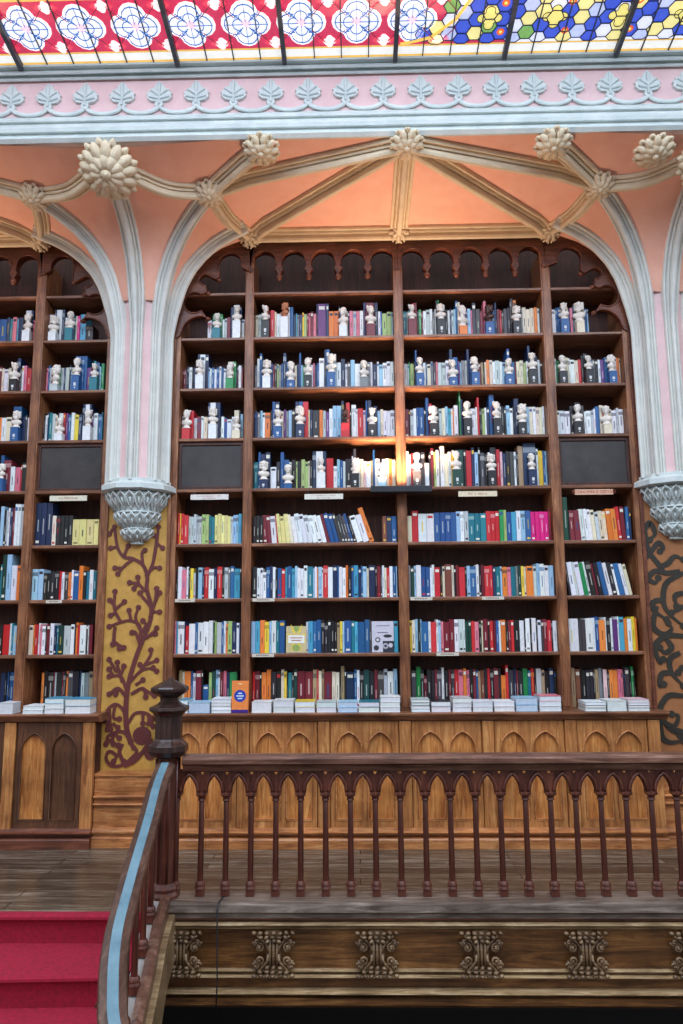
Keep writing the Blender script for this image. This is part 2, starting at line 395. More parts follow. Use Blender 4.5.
# ------------------------------------------------------------------ stained glass skylight
SLOPE = .149
SK0 = Vector((0, -1.26, at(341, 57.5, -1.26).z-.004))
def sk(u, v, w=0): return (u, SK0.y-v*cos(SLOPE), SK0.z+v*sin(SLOPE)-w)
nrmS = Vector((0, sin(SLOPE), cos(SLOPE)))
def pxsk(px, py):
    d = ray(px, py); n = Vector((0, sin(SLOPE), cos(SLOPE))); t = (SK0-CAM).dot(n)/d.dot(n); p = CAM+d*t
    return p.x, -(p.y-SK0.y)/cos(SLOPE)
sky = empty('stained_glass_skylight', SK0, 'red and blue stained glass skylight above the pale cornice', 'skylight')
sky['kind'] = 'structure'; sky.name = 'window_1'
gl = MB(); W0, W1, VT = -5.2, 5.2, 5.6
def quad(u0, u1, v0, v1, col, w=0): gl.add([sk(u0, v0, w), sk(u1, v0, w), sk(u1, v1, w), sk(u0, v1, w)], [(0, 1, 2, 3)], col)
gold_, white_, red_ = (226, 184, 92), (232, 234, 232), (200, 44, 84)
vg = pxsk(100, 55)[1]
b1, b2, b3 = .022, .085, .10
quad(W0, W1, -.02, b1, gold_)
quad(W0, W1, b1, b2, white_); quad(W0, W1, b2, b3, gold_)
XB = pxsk(430, 45)[0]
quad(W0, W1, b3+.42, VT, (232, 238, 240))   # plainer pale glass further up
quad(W0, W1, b3+.40, b3+.42, gold_)
quad(W0, XB+.6, b3, b3+.40, red_)
quad(XB+.6, W1, b3, b3+.40, (236, 238, 250), 0)
def poly(pts, col, w): gl.add([sk(u, v, w) for u, v in pts], [tuple(range(len(pts)))], col)
def quatre(r, k, cx, cy, n=9, sq=1.0):
    out = []
    for q_ in range(4):
        a0 = q_*pi/2; ccx, ccy = cx+k*cos(a0), cy+k*sin(a0)*sq
        for i in range(n): a = a0-pi*.62+1.24*pi*i/(n-1); out.append((ccx+r*cos(a), ccy+r*sin(a)*sq))
    return out
ld = MB()
def lead(pts, th=.0035, w=.012, col=(40, 96, 168)):
    P = [sk(u, v, w) for u, v in pts]; (gl if col[2] > 120 or col[0] > 100 else ld).sweep(P, [(-th, -.002), (-th, .002), (th, .002), (th, -.002)], tuple(nrmS), col)
qs = pxsk(137, 30)[0]-pxsk(82, 30)[0]; qx = pxsk(82, 30)[0]; qv = b3+.2
rndc = random.Random(3)
for k in range(-9, 7):
    cx = qx+k*qs
    if cx > XB+.12: break
    poly(quatre(.095, .085, cx, qv), (250, 250, 250), .003)
    lead(quatre(.076, .078, cx, qv)+[quatre(.076, .078, cx, qv)[0]], .0035)
    lead(quatre(.045, .05, cx, qv)+[quatre(.045, .05, cx, qv)[0]], .003)
    for a in range(4): lead([(cx+.03*cos(a*pi/2+.78), qv+.03*sin(a*pi/2+.78)), (cx+.14*cos(a*pi/2+.78), qv+.14*sin(a*pi/2+.78))], .003)
    for a in range(4): lead([(cx+.02*cos(a*pi/2), qv+.02*sin(a*pi/2)), (cx+.16*cos(a*pi/2), qv+.16*sin(a*pi/2))], .002)
    poly(quatre(.02, .018, cx, qv), (250, 214, 226), .004)
    for vv in (b3+.045, b3+.355):
        poly(quatre(.024, .026, cx+qs/2, vv, 6), (250, 238, 238), .003)
        for sx_ in (-1, 1):
            poly([(cx+qs/2+sx_*.05, vv-.03), (cx+qs/2+sx_*.085, vv), (cx+qs/2+sx_*.05, vv+.03), (cx+qs/2+sx_*.03, vv)], (232, 70, 96), .003)
            lead([(cx+qs/2+sx_*.03, vv), (cx+qs/2+sx_*.12, vv+(.1 if vv < qv else -.1))], .0025, col=(120, 30, 50))
# blue and yellow diaper
lead([(pxsk(400, 47)[0], b3+.01), (pxsk(430, 42)[0], b3+.06), (pxsk(455, 25)[0], b3+.2), (pxsk(475, 0)[0], b3+.4)], .012, .008, (240, 196, 90))
hexr = .062
blues = [(40, 60, 214), (40, 60, 214), (52, 84, 226), (190, 200, 244), (222, 226, 248)]
for i in range(70):
    for j in range(5):
        cx = XB-.15+i*hexr*1.5; cv = b3+.03+j*hexr*1.73+(hexr*.866 if i % 2 else 0)
        if cv > b3+.37: continue
        bx = XB-.12+(cv-b3)*.75
        if cx < bx: continue
        pts = [(cx+hexr*.98*cos(a*pi/3), max(b3+.004, min(b3+.396, cv+hexr*.98*sin(a*pi/3)))) for a in range(6)]
        c_ = (222, 226, 248) if (i+2*j) % 5 == 0 else ((184, 196, 240) if (i+2*j) % 5 == 3 else (58, 84, 204))
        if (i+3*j) % 7 in (2, 5): c_ = (238, 226, 150)
        if (i+3*j) % 21 == 9: c_ = (120, 170, 90)
        poly(pts, c_, .003); lead(pts+[pts[0]], .003, .006, (30, 40, 90))
    if i % 5 == 2:
        cx = XB-.15+i*hexr*1.5
        for vv in (b3+.09, b3+.31):
            if cx > XB+.0+(vv-b3)*.75:
                poly([(cx+.028*cos(a*pi/6), vv+.028*sin(a*pi/6)) for a in range(12)], (226, 96, 40), .005); poly([(cx+.012*cos(a*pi/6), vv+.012*sin(a*pi/6)) for a in range(12)], (250, 226, 120), .007)
    if i % 5 == 0:
        cx = XB-.1+i*hexr*1.5+.04; cv = b3+.2
        if cx > XB+.15: poly(quatre(.034, .055, cx, cv), (240, 226, 128), .005); lead(quatre(.034, .055, cx, cv)+[quatre(.034, .055, cx, cv)[0]], .0025, .008, (60, 60, 60))
gl.build('glass_panes', M['glass'], sky, fixn=False)
ld.build('leading', attrmat('leading_colours', .5), sky)
bars = [pxsk(px, py)[0] for px, py in ((22, 66), (179, 66), (285, 62), (395, 58), (504, 54), (616, 50))]
bars = [bars[0]-1.22]+bars+[bars[-1]+.83, bars[-1]+1.66]
for x_ in bars:
    m_ = MB(); m_.add([sk(x_+a, v_, w_) for v_ in (0, VT) for w_ in (0, .05) for a in (-.016, .016)], [(0,1,3,2), (4,6,7,5), (0,4,5,1), (2,3,7,6), (0,2,6,4), (1,5,7,3)]); m_.build('glazing_bar', M['lead'], sky)
m_ = MB()
x_ = bars[0]
while x_ < 5: 
    x_ += .203
    if min(abs(x_-b_) for b_ in bars) > .06: m_.add([sk(x_+a, v_, w_) for v_ in (0, VT) for w_ in (0, .014) for a in (-.004, .004)], [(0,1,3,2), (4,6,7,5), (0,4,5,1), (2,3,7,6), (0,2,6,4), (1,5,7,3)])
m_.build('thin_bars', M['lead'], sky)

# ------------------------------------------------------------------ columns and corbels
def column(p, side):
    t = empty('clustered_column', (p, 0, 2.98), f'pale clustered plaster column on leafy corbel tinted for cool skylight, {side} of the two', 'column', 'clustered columns between the bookcases')
    m_ = MB(); n = 24; prof = []
    m_.lathe((p, -.0, 0), [(.222, 2.9), (.222, 4.35), (.245, 4.5), (.27, 4.56)], 24, a0=-pi, a1=0); m_.build('core', M['pinkpale'], t)
    for th, ze in ((-15, 5.19), (thL, zr(rL)), (-90, 5.22), (-180-thL, zr(rL)), (-165, 5.19)):
        pier_rib(p, th, ze, (.86 if th in (-15, -165) else .84), 2.92, t)
    oc = [(cos(R(-180+i*36-0))*1.0, sin(R(-180+i*36))) for i in range(6)]
    m_ = MB(); 
    def half(prof, nn=5, mm=m_): mm.lathe((p, 0, 0), prof, nn, smooth=False, a0=-pi, a1=0)
    zt = at(138, 490, -.28).z if side == 'left' else at(672, 484, -.28).z
    zt = 2.885
    half([(.01, 2.945), (.285, 2.935), (.285, 2.91), (.325, 2.885), (.325, 2.845), (.24, 2.83), (.01, 2.82)]); m_.build('abacus', M['coollit'], t)
    zb = 2.825
    tiers = [(.255, .185, zb, zb-.165), (.18, .115, zb-.17, zb-.30), (.122, .045, zb-.305, zb-.42)]
    for ti, (ra, rb, za, zc) in enumerate(tiers):
        m_ = MB(); m_.lathe((p, 0, 0), [(ra, za), (ra, za-.02), ((ra*.55+rb*.45), (za+zc)/2-.01), (rb, zc+.015), (rb+.012, zc+.01), (rb+.012, zc), (rb-.02, zc-.004), (.004, zc-.006)], 14, a0=-pi, a1=0)
        k = (11, 9, 6)[ti]
        for i in range(k):
            a = -pi+pi*(i+.5)/k
            def pt(rr, zz, da=0): return (p+rr*cos(a+da), rr*sin(a+da), zz)
            wd = pi/k*.42; e = .016
            m_.tube([pt(rb+.01, zc+.02, 0), pt((ra+rb)/2+e, (za+zc)/2, wd), pt(ra+e, za-.035, wd), pt(ra+e+.006, za, 0), pt(ra+e, za-.035, -wd), pt((ra+rb)/2+e, (za+zc)/2, -wd)], .0085, 5, up=(cos(a), sin(a), 0), closed=True)
            m_.ell(pt(ra+.012, za-.01), (.012, .012, .018), n=6, m=4)
            m_.tube([pt((ra+rb)/2+.004, (za+zc)/2-.03), pt(ra+.0, za-.05)], .007, 5, up=(cos(a), sin(a), 0))
        m_.build('corbel_tier', M['coollit'], t)
column(-1.877, 'left'); column(2.68, 'right')

# ------------------------------------------------------------------ bookcases
def bookcase(name_lab, x0, x1, posts, skip):
    t = empty('bookcase', ((x0+x1)/2, 0, LEDGE), name_lab, 'bookcase')
    D0, D1 = 0.0, .34
    zt = 5.22
    for i, (a, b_) in enumerate([(x0, x0+.045)]+posts+[(x1-.045, x1)]):
        top = zt if i in (0, len(posts)+1) else 5.02
        m_ = MB(); m_.box(a, b_, D0-.012, D1, LEDGE, top)
        if 0 < i <= len(posts):
            c = (a+b_)/2
            m_.plate([[(a, top), (b_, top), (c, top+.07)]], mpXZ(D0-.012), .05)
            m_.box(a+.012, b_-.012, D0-.02, D0, LEDGE+.02, top-.03)
        m_.build('post', M['shelfwood'], t, .004)
    bays = []; xs = [x0+.045]+[v for pr in posts for v in pr]+[x1-.045]
    for i in range(0, len(xs), 2): bays.append((xs[i], xs[i+1]))
    for r_, zz in list(RZ.items())+[(0, R0Z)]:
        for (a, b_) in bays:
            m_ = MB(); m_.box(a, b_, D0+.006, D1, zz-.032, zz)
            m_.box(a, b_, D0-.004, D0+.006, zz-.028, zz-.004)
            m_.build('shelf', M['shelfh'], t, .003)
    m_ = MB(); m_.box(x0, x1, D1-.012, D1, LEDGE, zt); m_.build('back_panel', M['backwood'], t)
    m_ = MB(); m_.box(x0, x1, .0, D1, LEDGE-.03, LEDGE-.0005); m_.build('bottom_board', M['shelfwood'], t)
    return t, bays
posts_c = [(-.978, -.902), (.346, .429), (1.661, 1.744)]
bcC, baysC = bookcase('tall carved wooden bookcase between the two columns', -1.592, 2.393, posts_c, 0)
bcL, baysL = bookcase('tall wooden bookcase left of the painted pilaster, cut off by frame', -4.6, -2.162, [(-4.25+.1, -4.17+.1), (-2.87, -2.785)], 0)
BAY = {'A': baysC[0], 'B': baysC[1], 'C': baysC[2], 'D': baysC[3], 'L2': baysL[2], 'L1': baysL[1]}
# black panels in the narrow bays of row four, with frames
for bay, par in (('A', bcC), ('D', bcC), ('L2', bcL)):
    a, b_ = BAY[bay]
    m_ = MB(); m_.box(a+.01, b_-.01, .03, .05, RZ[4], RZ[3]-.032)
    o = m_.build('blackened_panel', M['black'], par); o['label'] = 'dark blackened square panel'
    m_ = MB(); m_.plate([[(a, RZ[4]), (b_, RZ[4]), (b_, RZ[3]-.032), (a, RZ[3]-.032)], [(a+.025, RZ[4]+.025), (b_-.025, RZ[4]+.025), (b_-.025, RZ[3]-.06), (a+.025, RZ[3]-.06)]], mpXZ(.018), .015)
    m_.build('panel_frame', M['backwood'], o, .003)
# tracery arcade across the top of the wide bays
def cusped_row(xa, xb, n, ztop, zsp, par, Y=-.031):
    w = (xb-xa)/n; lp = [(xa, ztop), (xa, zsp-.04)]
    for i in range(n):
        c = xa+(i+.5)*w; r = w*.40
        # three-quarter round arch with little cusps
        lp.append((c-w*.44, zsp-.05)); lp.append((c-w*.36, zsp-.012)); lp.append((c-w*.43, zsp+.02))
        for k in range(11): a = pi*1.08-(pi*1.16)*k/10; lp.append((c+r*1.04*cos(a), zsp+.055+r*sin(a)*1.0))
        lp.append((c+w*.43, zsp+.02)); lp.append((c+w*.36, zsp-.012)); lp.append((c+w*.44, zsp-.05))
        if i < n-1: lp.append((c+w*.5, zsp-.10))
    lp += [(xb, zsp-.04), (xb, ztop)]
    m_ = MB(); m_.plate([lp], mpXZ(Y), .09)
    for i in range(n):
        c = xa+(i+.5)*w
        m_.tube([(c+w*.40*cos(pi-pi*k/10), Y-.004, zsp+.06+w*.38*sin(pi-pi*k/10)) for k in range(11)], .008, 6)
        if i < n-1: m_.ell((c+w/2, Y+.02, zsp-.085), (.028, .028, .034))
    m_.build('tracery', M['redwood'], par, .003)
zsp = at(325, 268, 0).z
for bay, par, n in (('B', bcC, 5), ('C', bcC, 5), ('L1', bcL, 5)):
    a, b_ = BAY[bay]; cusped_row(a-.04, b_+.04, n, 5.21, zsp, par)
# pierced quadrant tracery in narrow bays following the arch
def quadrant(xin, xout, par):
    # xin: post side, xout: pillar side
    sg = 1 if xout > xin else -1; w = abs(xout-xin); ctr = xout+sg*.29
    m_ = MB()
    def E(zz): return ctr-sg*(rz(zz)-.02)       # arch edge
    outer = [(xout, 4.24)]+[(xout, 4.5)]+[(E(zz), zz) for zz in (4.6, 4.716, 4.857, 4.988, 5.06, 5.12, 5.17, 5.2)]+[(xin-sg*.04, 5.21)]
    # inner cusped edge (local u from pillar side 0..w, z)
    inn = []
    def arc(cu, cz, r, a0, a1, n=9):
        for k in range(n+1):
            a = R(a0+(a1-a0)*k/n); inn.append((xout-sg*(cu+r*cos(a)), cz+r*sin(a)))
    # lobes from bottom up: big open lobe, round lobe, round lobe, upper lobe
    arc(.22, 4.27, .175, 180, 85); inn.append((xout-sg*.265, 4.425))
    arc(.16, 4.57, .10, -52, -308, 14); inn.append((xout-sg*.265, 4.67))
    arc(.25, 4.785, .055, -85, -285, 10); inn.append((xout-sg*.35, 4.79)); inn.append((xout-sg*.375, 4.815))
    arc(.475, 4.93, .11, 205, -15, 12); inn.append((xin-sg*.04, 4.86))
    lp = outer+inn[::-1]
    m_.plate([lp], mpXZ(-.0325), .06)
    m_.tube([(u, -.034, v) for u, v in inn], .008, 6)
    for u, v in ((.275, 4.425), (.275, 4.668), (.372, 4.795)): m_.ell((xout-sg*u, 0, v), (.028, .025, .022))
    m_.build('corner_tracery', M['redwood'], par)
quadrant(BAY['A'][1], -1.592, bcC); quadrant(BAY['D'][0], 2.393, bcC); quadrant(BAY['L2'][0], -2.162, bcL)

# lower cabinets
def cabinet(x0, x1, edges, label, mats, end_left, end_right):
    t = empty('cabinet', ((x0+x1)/2, -.17, 0), label, 'cabinet')
    Y = -.17; zt = LEDGE-.068
    mfr, mpn = mats
    m_ = MB(); m_.box(x0, x1, Y+.03, -.02, .0, zt-.002); m_.build('carcass', M['backwood'], t)
    z0 = at(330, 829, Y).z; zp0 = at(330, 822, Y).z; zap = at(330, 732, Y).z; zs = zap-.14
    for a, b_ in zip(edges, edges[1:]):
        pw = (b_-a); s_ = .052; m1 = (a+b_)/2
        pa, pb = a+s_, b_-s_
        m_ = MB(); m_.box(pa-.012, pb+.012, Y+.022, Y+.034, z0, zt); pn = m_.build('recessed_panel', M[mpn], t)
        q = (pb-pa)
        l1 = (pa+q*.08, pa+q*.46); l2 = (pa+q*.54, pa+q*.92)
        m_ = MB(); m_.plate([[(pa, z0), (pb, z0), (pb, zt), (pa, zt)], lancet(*l1, zp0+.02, zs, zap), lancet(*l2, zp0+.02, zs, zap)], mpXZ(Y), .024)
        m_.build('door', M[mfr], t, .004)
        m_ = MB()
        for lx in (l1, l2):
            m_.tube([(u, Y-.001, v) for u, v in lancet(*lx, zp0+.02, zs, zap)], .006, 6, closed=True)
            m_.box(lx[0], lx[1], Y-.004, Y+.02, zp0+.008, zp0+.022)
        m_.build('arch_moulding', M['oakh' if mfr != 'brown' else 'brown'], t)
        if mfr == 'brown': m_ = MB(); m_.box(l1[0]-.01, l1[1]+.01, Y+.0185, Y+.0215, zp0, zap+.01); m_.build('inset_panel', M['oak'], t)['label'] = 'golden inset panel'
    for e in edges:
        m_ = MB(); m_.box(e-s_+.006, e+s_-.006, Y-.014, Y+.03, .12, zt); m_.build('stile', M['oakframe' if mfr != 'brown' else 'oakframe'], t, .004)
    m_ = MB(); extr(m_, [(Y+.03, 0), (Y-.04, 0), (Y-.04, .065), (Y-.034, .075), (Y+.01, .082), (Y+.01, .100), (Y-.034, .108), (Y-.04, .12), (Y-.02, .13), (Y-.012, .15), (Y+.03, .15)], x0, x1); m_.build('plinth', M['oakh' if mfr != 'brown' else 'redwood'], t)
    return t
def worktop(x0, x1, label):
    m_ = MB(); Y = -.2; zt = LEDGE
    extr(m_, [(.0, zt), (Y-.02, zt), (Y-.035, zt-.008), (Y-.03, zt-.02), (Y-.015, zt-.026), (Y-.005, zt-.04), (Y+.01, zt-.06), (Y+.03, zt-.066), (.0, zt-.066)], x0, x1)
    o = m_.build('worktop', M['shelfh']); recentre(o, ((x0+x1)/2, -.1, LEDGE-.066)); tag(o, label, 'worktop')
ex = [at(px, 780, -.17).x for px in (162, 243, 324, 406, 489.5, 573, 657)]
cabinet(ex[0]-.05, ex[-1]+.05, ex, 'golden oak cabinet row with pointed arch doors behind the balustrade', ('oakframe', 'oak'), 0, 0)
worktop(ex[0]-.08, ex[-1]+.11, 'long dark wooden ledge under the books behind the balustrade')
el = [at(px, 780, -.17).x for px in (-150, -73, 8, 87)]
cabinet(el[0]-.05, el[-1]+.05, el, 'brown cabinet with two pointed arch panels at far left', ('brown', 'brown'), 0, 0)
worktop(el[0]-.08, el[-1]+.09, 'short dark wooden ledge above the far left cabinet')

# ------------------------------------------------------------------ painted pilasters
_th = [0.0]
def strip(m_, pts, wds, Y, th=.006):
    _th[0] = (_th[0]+.00013) % .004; th = th+_th[0]
    # flat painted relief stroke
    n = len(pts); lft, rgt = [], []
    for i, (x, z_) in enumerate(pts):
        a = pts[max(0, i-1)]; b_ = pts[min(n-1, i+1)]; dx, dz = b_[0]-a[0], b_[1]-a[1]; l = math.hypot(dx, dz) or 1
        w = wds[i]; lft.append((x-dz/l*w, Y-th, z_+dx/l*w)); rgt.append((x+dz/l*w, Y-th, z_-dx/l*w))
    vs = lft+rgt+[(a, Y, c) for a, b_, c in lft]+[(a, Y, c) for a, b_, c in rgt]
    fs = []
    for i in range(n-1): fs += [(i, i+1, n+i+1, n+i), (i, 2*n+i, 2*n+i+1, i+1), (n+i, n+i+1, 3*n+i+1, 3*n+i)]
    m_.add(vs, fs)
def disc(m_, x, z_, r, Y, th=.006, sz=1):
    _th[0] = (_th[0]+.00013) % .004; th = th+_th[0]
    n = 12; vs = [(x+r*cos(2*pi*i/n), Y-th, z_+r*sz*sin(2*pi*i/n)) for i in range(n)]+[(x+r*cos(2*pi*i/n), Y, z_+r*sz*sin(2*pi*i/n)) for i in range(n)]
    m_.add(vs, [tuple(range(n))]+[(i, (i+1) % n, (i+1) % n+n, i+n) for i in range(n)])
def smooth(pts, sub=5):
    P = [Vector(p) for p in pts]; E_ = [P[0]*2-P[1]]+P+[P[-1]*2-P[-2]]; out = []
    for i in range(1, len(E_)-2):
        for k in range(sub):
            t = k/sub; a, b_, c, d = E_[i-1:i+3]; out.append(tuple(.5*((2*b_)+(c-a)*t+(2*a-5*b_+4*c-d)*t*t+(3*b_-3*c+d-a)*t**3)))
    out.append(tuple(P[-1])); return out
YP = .0
def pilaster(x0, x1, label, mat, vmat, side, bx_):
    t = empty('pilaster', ((x0+x1)/2, 0, 0), label, 'pilaster')
    zb = at(130, 770, YP).z
    m_ = MB(); m_.box(x0+.002, x1-.002, YP+.001, .34, 0, 4.5); m_.build('painted_panel', M[mat], t)
    m_ = MB()
    for a in (x0, x1-.03): m_.box(a, a+.03, YP-.02, YP+.01, zb, 4.5)
    m_.build('edge_moulding', M['shelfwood' if side == 'left' else 'redwood'], t, .004)
    # wooden base
    Y = -.14
    z1, z2, z3 = at(130, 797, Y).z, at(130, 803, Y).z, at(130, 829, Y).z
    x0, x1 = bx_
    m_ = MB(); m_.box(x0, x1, Y, -.002, .0, zb-.02); m_.box(x0, x1, Y-.012, -.002, zb-.02, zb); m_.build('base_panel', M['oakh'], t)
    m_ = MB()
    for zz in (z1, z2-.012): extr(m_, [(Y+.01, zz-.012), (Y-.02, zz-.008), (Y-.028, zz+.004), (Y-.018, zz+.014), (Y+.01, zz+.016)], x0, x1)
    extr(m_, [(Y+.01, 0), (Y-.03, 0), (Y-.03, .07), (Y-.026, .078), (Y+.008, .084), (Y+.008, .100), (Y-.026, .106), (Y-.03, .118), (Y-.02, .145), (Y+.01, .15)], x0, x1)
    m_.build('base_moulding', M['oakh'], t)
    return t
tl = pilaster(-2.162+.0, -1.592-.0, 'ochre painted pilaster with burgundy branching vine under left column', 'gold', 'vine', 'left', (el[-1]+.052, ex[0]-.052))
tr = pilaster(2.393, 2.97, 'tan painted pilaster with dark curling scrollwork at right edge', 'tanpan', 'vinek', 'right', (ex[-1]+.052, 2.97))
def Z(a, b_, ox=80, oy=480, s=3.413): p = at(ox+a/s, oy+b_/s, YP); return (p.x, p.z)
vn = MB(); k0 = .0067
def branch(pts, w0, w1, lobes=1, lr=.020):
    q = smooth([Z(*p) for p in pts]); n = len(q)
    strip(vn, q, [1.3*(w0+(w1-w0)*i/(n-1)) for i in range(n)], YP)
    if lobes: disc(vn, q[-1][0], q[-1][1], lr*1.2, YP)
branch([(175, 900), (160, 850), (157, 780), (165, 700), (190, 610), (215, 545), (240, 480), (243, 430), (228, 370), (230, 330), (215, 290), (180, 268), (150, 262), (128, 228), (118, 160)], .017, .009, 1, .018)
for pts in ([(230, 330), (250, 280), (262, 220), (268, 160)], [(262, 215), (282, 232)], [(252, 270), (262, 200), (256, 190)], [(215, 290), (212, 250), (222, 240)],
            [(150, 262), (160, 235), (165, 225)], [(128, 228), (105, 232)], [(118, 160), (100, 185)], [(225, 330), (250, 300), (272, 300)],
            [(180, 270), (150, 295), (130, 320)], [(140, 300), (120, 300)], [(222, 380), (200, 355), (170, 350)], [(200, 355), (198, 332)], [(195, 355), (185, 370)],
            [(238, 470), (255, 420), (262, 370)], [(255, 420), (272, 385)], [(250, 450), (272, 450)], [(240, 430), (215, 400), (205, 385)],
            [(205, 560), (205, 500), (175, 480), (140, 485), (100, 500)], [(205, 510), (190, 470), (200, 435)], [(175, 480), (168, 445)], [(210, 520), (225, 495), (215, 480)],
            [(140, 485), (118, 440), (120, 380)], [(120, 430), (102, 410)], [(122, 440), (152, 415)], [(125, 450), (105, 462)],
            [(120, 500), (118, 550), (150, 572)], [(118, 530), (112, 560)], [(125, 555), (135, 575)], [(205, 560), (190, 520), (178, 520)],
            [(225, 540), (250, 520), (262, 505)], [(240, 530), (258, 525)],
            [(170, 690), (210, 650), (250, 640)], [(205, 655), (240, 600), (242, 580)], [(225, 630), (262, 615)], [(240, 640), (262, 652)], [(215, 650), (205, 630)],
            [(160, 720), (140, 670), (100, 670)], [(145, 690), (130, 640), (128, 622)], [(125, 655), (100, 612)], [(140, 665), (150, 635)], [(115, 670), (100, 645)],
            [(158, 740), (130, 710), (100, 730)], [(130, 712), (122, 730)], [(175, 730), (215, 710), (225, 740)], [(215, 712), (255, 735)], [(190, 700), (215, 682)],
            [(160, 860), (150, 790), (120, 765), (90, 790), (85, 820)], [(120, 768), (115, 810), (135, 815)], [(100, 780), (105, 850)], [(112, 830), (130, 845)], [(92, 820), (95, 850)],
            [(165, 830), (190, 795), (235, 800), (250, 840)], [(215, 795), (215, 830)], [(235, 800), (235, 830)],
            [(185, 920), (150, 860), (100, 870), (90, 900)], [(110, 868), (115, 900)], [(95, 885), (130, 905)], [(120, 868), (135, 880)],
            [(175, 900), (195, 930), (170, 965), (150, 960)], [(195, 930), (150, 970), (110, 975), (90, 950), (100, 925), (125, 940), (115, 960)]):
    branch(pts, .010, .008, 1, .019)
branch([(150, 975), (190, 955), (230, 905), (245, 880)], .014, .010, 0)
branch([(145, 900), (135, 930), (150, 965)], .012, .012, 0)
p = Z(212, 872); disc(vn, p[0], p[1], .078, YP, .007, .95); p = Z(240, 930); disc(vn, p[0], p[1], .05, YP, .007, 1.2)
vn.build('vine', M['vine'], tl)['label'] = 'burgundy branching vine with round buds'
vn = MB()
def branchR(pts, w0, w1, lr=0.0):
    q = smooth([(lambda p_: (p_.x, p_.z))(at(600+a/3.012, 440+b_/3.012, YP)) for a, b_ in pts]); n = len(q)
    strip(vn, q, [1.15*(w0+(w1-w0)*i/(n-1))*(.75+.5*sin(pi*i/(n-1))) for i in range(n)], YP)
    if lr: disc(vn, q[-1][0], q[-1][1], lr*1.5, YP)
for pts in ([(240, 395), (195, 400), (180, 380), (150, 340), (140, 300), (138, 260)], [(150, 340), (175, 310), (190, 325), (180, 335)], [(138, 260), (150, 250), (165, 280), (150, 300)],
            [(195, 400), (165, 395), (145, 415), (165, 430), (175, 415)], [(250, 400), (200, 430), (190, 480), (205, 520), (250, 560)], [(190, 480), (165, 485), (155, 500), (170, 520), (200, 540)],
            [(170, 500), (160, 560), (190, 585), (215, 570), (205, 550)], [(250, 590), (200, 590), (165, 620), (180, 670), (190, 660)], [(200, 600), (215, 625), (195, 640), (180, 625)],
            [(240, 640), (210, 660), (215, 700), (250, 740)], [(215, 700), (185, 705), (180, 740), (192, 735)], [(250, 770), (205, 770), (180, 810), (195, 850), (225, 860), (235, 830), (215, 825)],
            [(180, 830), (185, 890), (210, 910), (250, 905)], [(250, 880), (220, 870)], [(200, 860), (240, 890)], [(250, 460), (225, 470), (230, 500)], [(250, 500), (215, 520)], [(250, 680), (235, 700)], [(185, 380), (205, 370), (225, 350), (250, 360)], [(138, 290), (128, 275)], [(150, 345), (138, 350)]):
    branchR(pts, .020, .009, .018)
vn.build('scrollwork', M['vinek'], tr)['label'] = 'dark curling acanthus scrollwork'

# ------------------------------------------------------------------ books
CN = {'w': ((236, 238, 240), 'white'), 'c': ((232, 220, 192), 'cream'), 'e': ((196, 204, 204), 'pale grey'), 'g': ((128, 132, 134), 'grey'), 'j': ((70, 66, 70), 'dark grey'),
      'k': ((30, 26, 30), 'black'), 'n': ((24, 44, 82), 'navy'), 'f': ((236, 224, 150), 'pale yellow'), 'b': ((36, 90, 148), 'blue'), 'l': ((158, 198, 224), 'light blue'), 's': ((78, 166, 196), 'sky blue'),
      't': ((24, 118, 134), 'teal'), 'r': ((204, 36, 44), 'red'), 'm': ((120, 28, 44), 'maroon'), 'o': ((236, 130, 52), 'orange'), 'p': ((222, 120, 140), 'pink'), 'h': ((226, 14, 128), 'magenta'),
      'y': ((240, 206, 60), 'yellow'), 'v': ((32, 140, 76), 'green'), 'u': ((164, 188, 112), 'lime green'), 'd': ((18, 66, 56), 'dark green'), 'x': ((126, 66, 48), 'brown'), 'q': ((176, 148, 112), 'tan'),
      'z': ((104, 52, 120), 'purple'), 'i': ((232, 196, 196), 'pale pink')}
ROWY = {1: 335.8, 2: 386.3, 3: 436.6, 4: 487.5, 5: 542.5, 6: 597.5, 7: 653, 8: 711}
ROWN = {1: 'top shelf', 2: 'second shelf', 3: 'third shelf', 4: 'fourth shelf', 5: 'fifth shelf', 6: 'sixth shelf', 7: 'seventh shelf', 8: 'ledge'}
BAYN = {'L1': 'bay cut by left edge', 'L2': 'narrow bay left of pilaster', 'A': 'narrow bay right of pilaster', 'B': 'wide left bay', 'C': 'wide right bay', 'D': 'rightmost narrow bay'}
def cap16(*opts):
    for o_ in opts:
        if len(o_.replace('-', ' ').split()) <= 16: return o_
    return opts[-1]
ORD = ['', 'first', 'second', 'third', 'fourth', 'fifth', 'sixth', 'seventh', 'eighth', 'ninth', 'tenth', 'eleventh', 'twelfth', 'thirteenth', 'fourteenth', 'fifteenth', 'sixteenth', 'seventeenth']
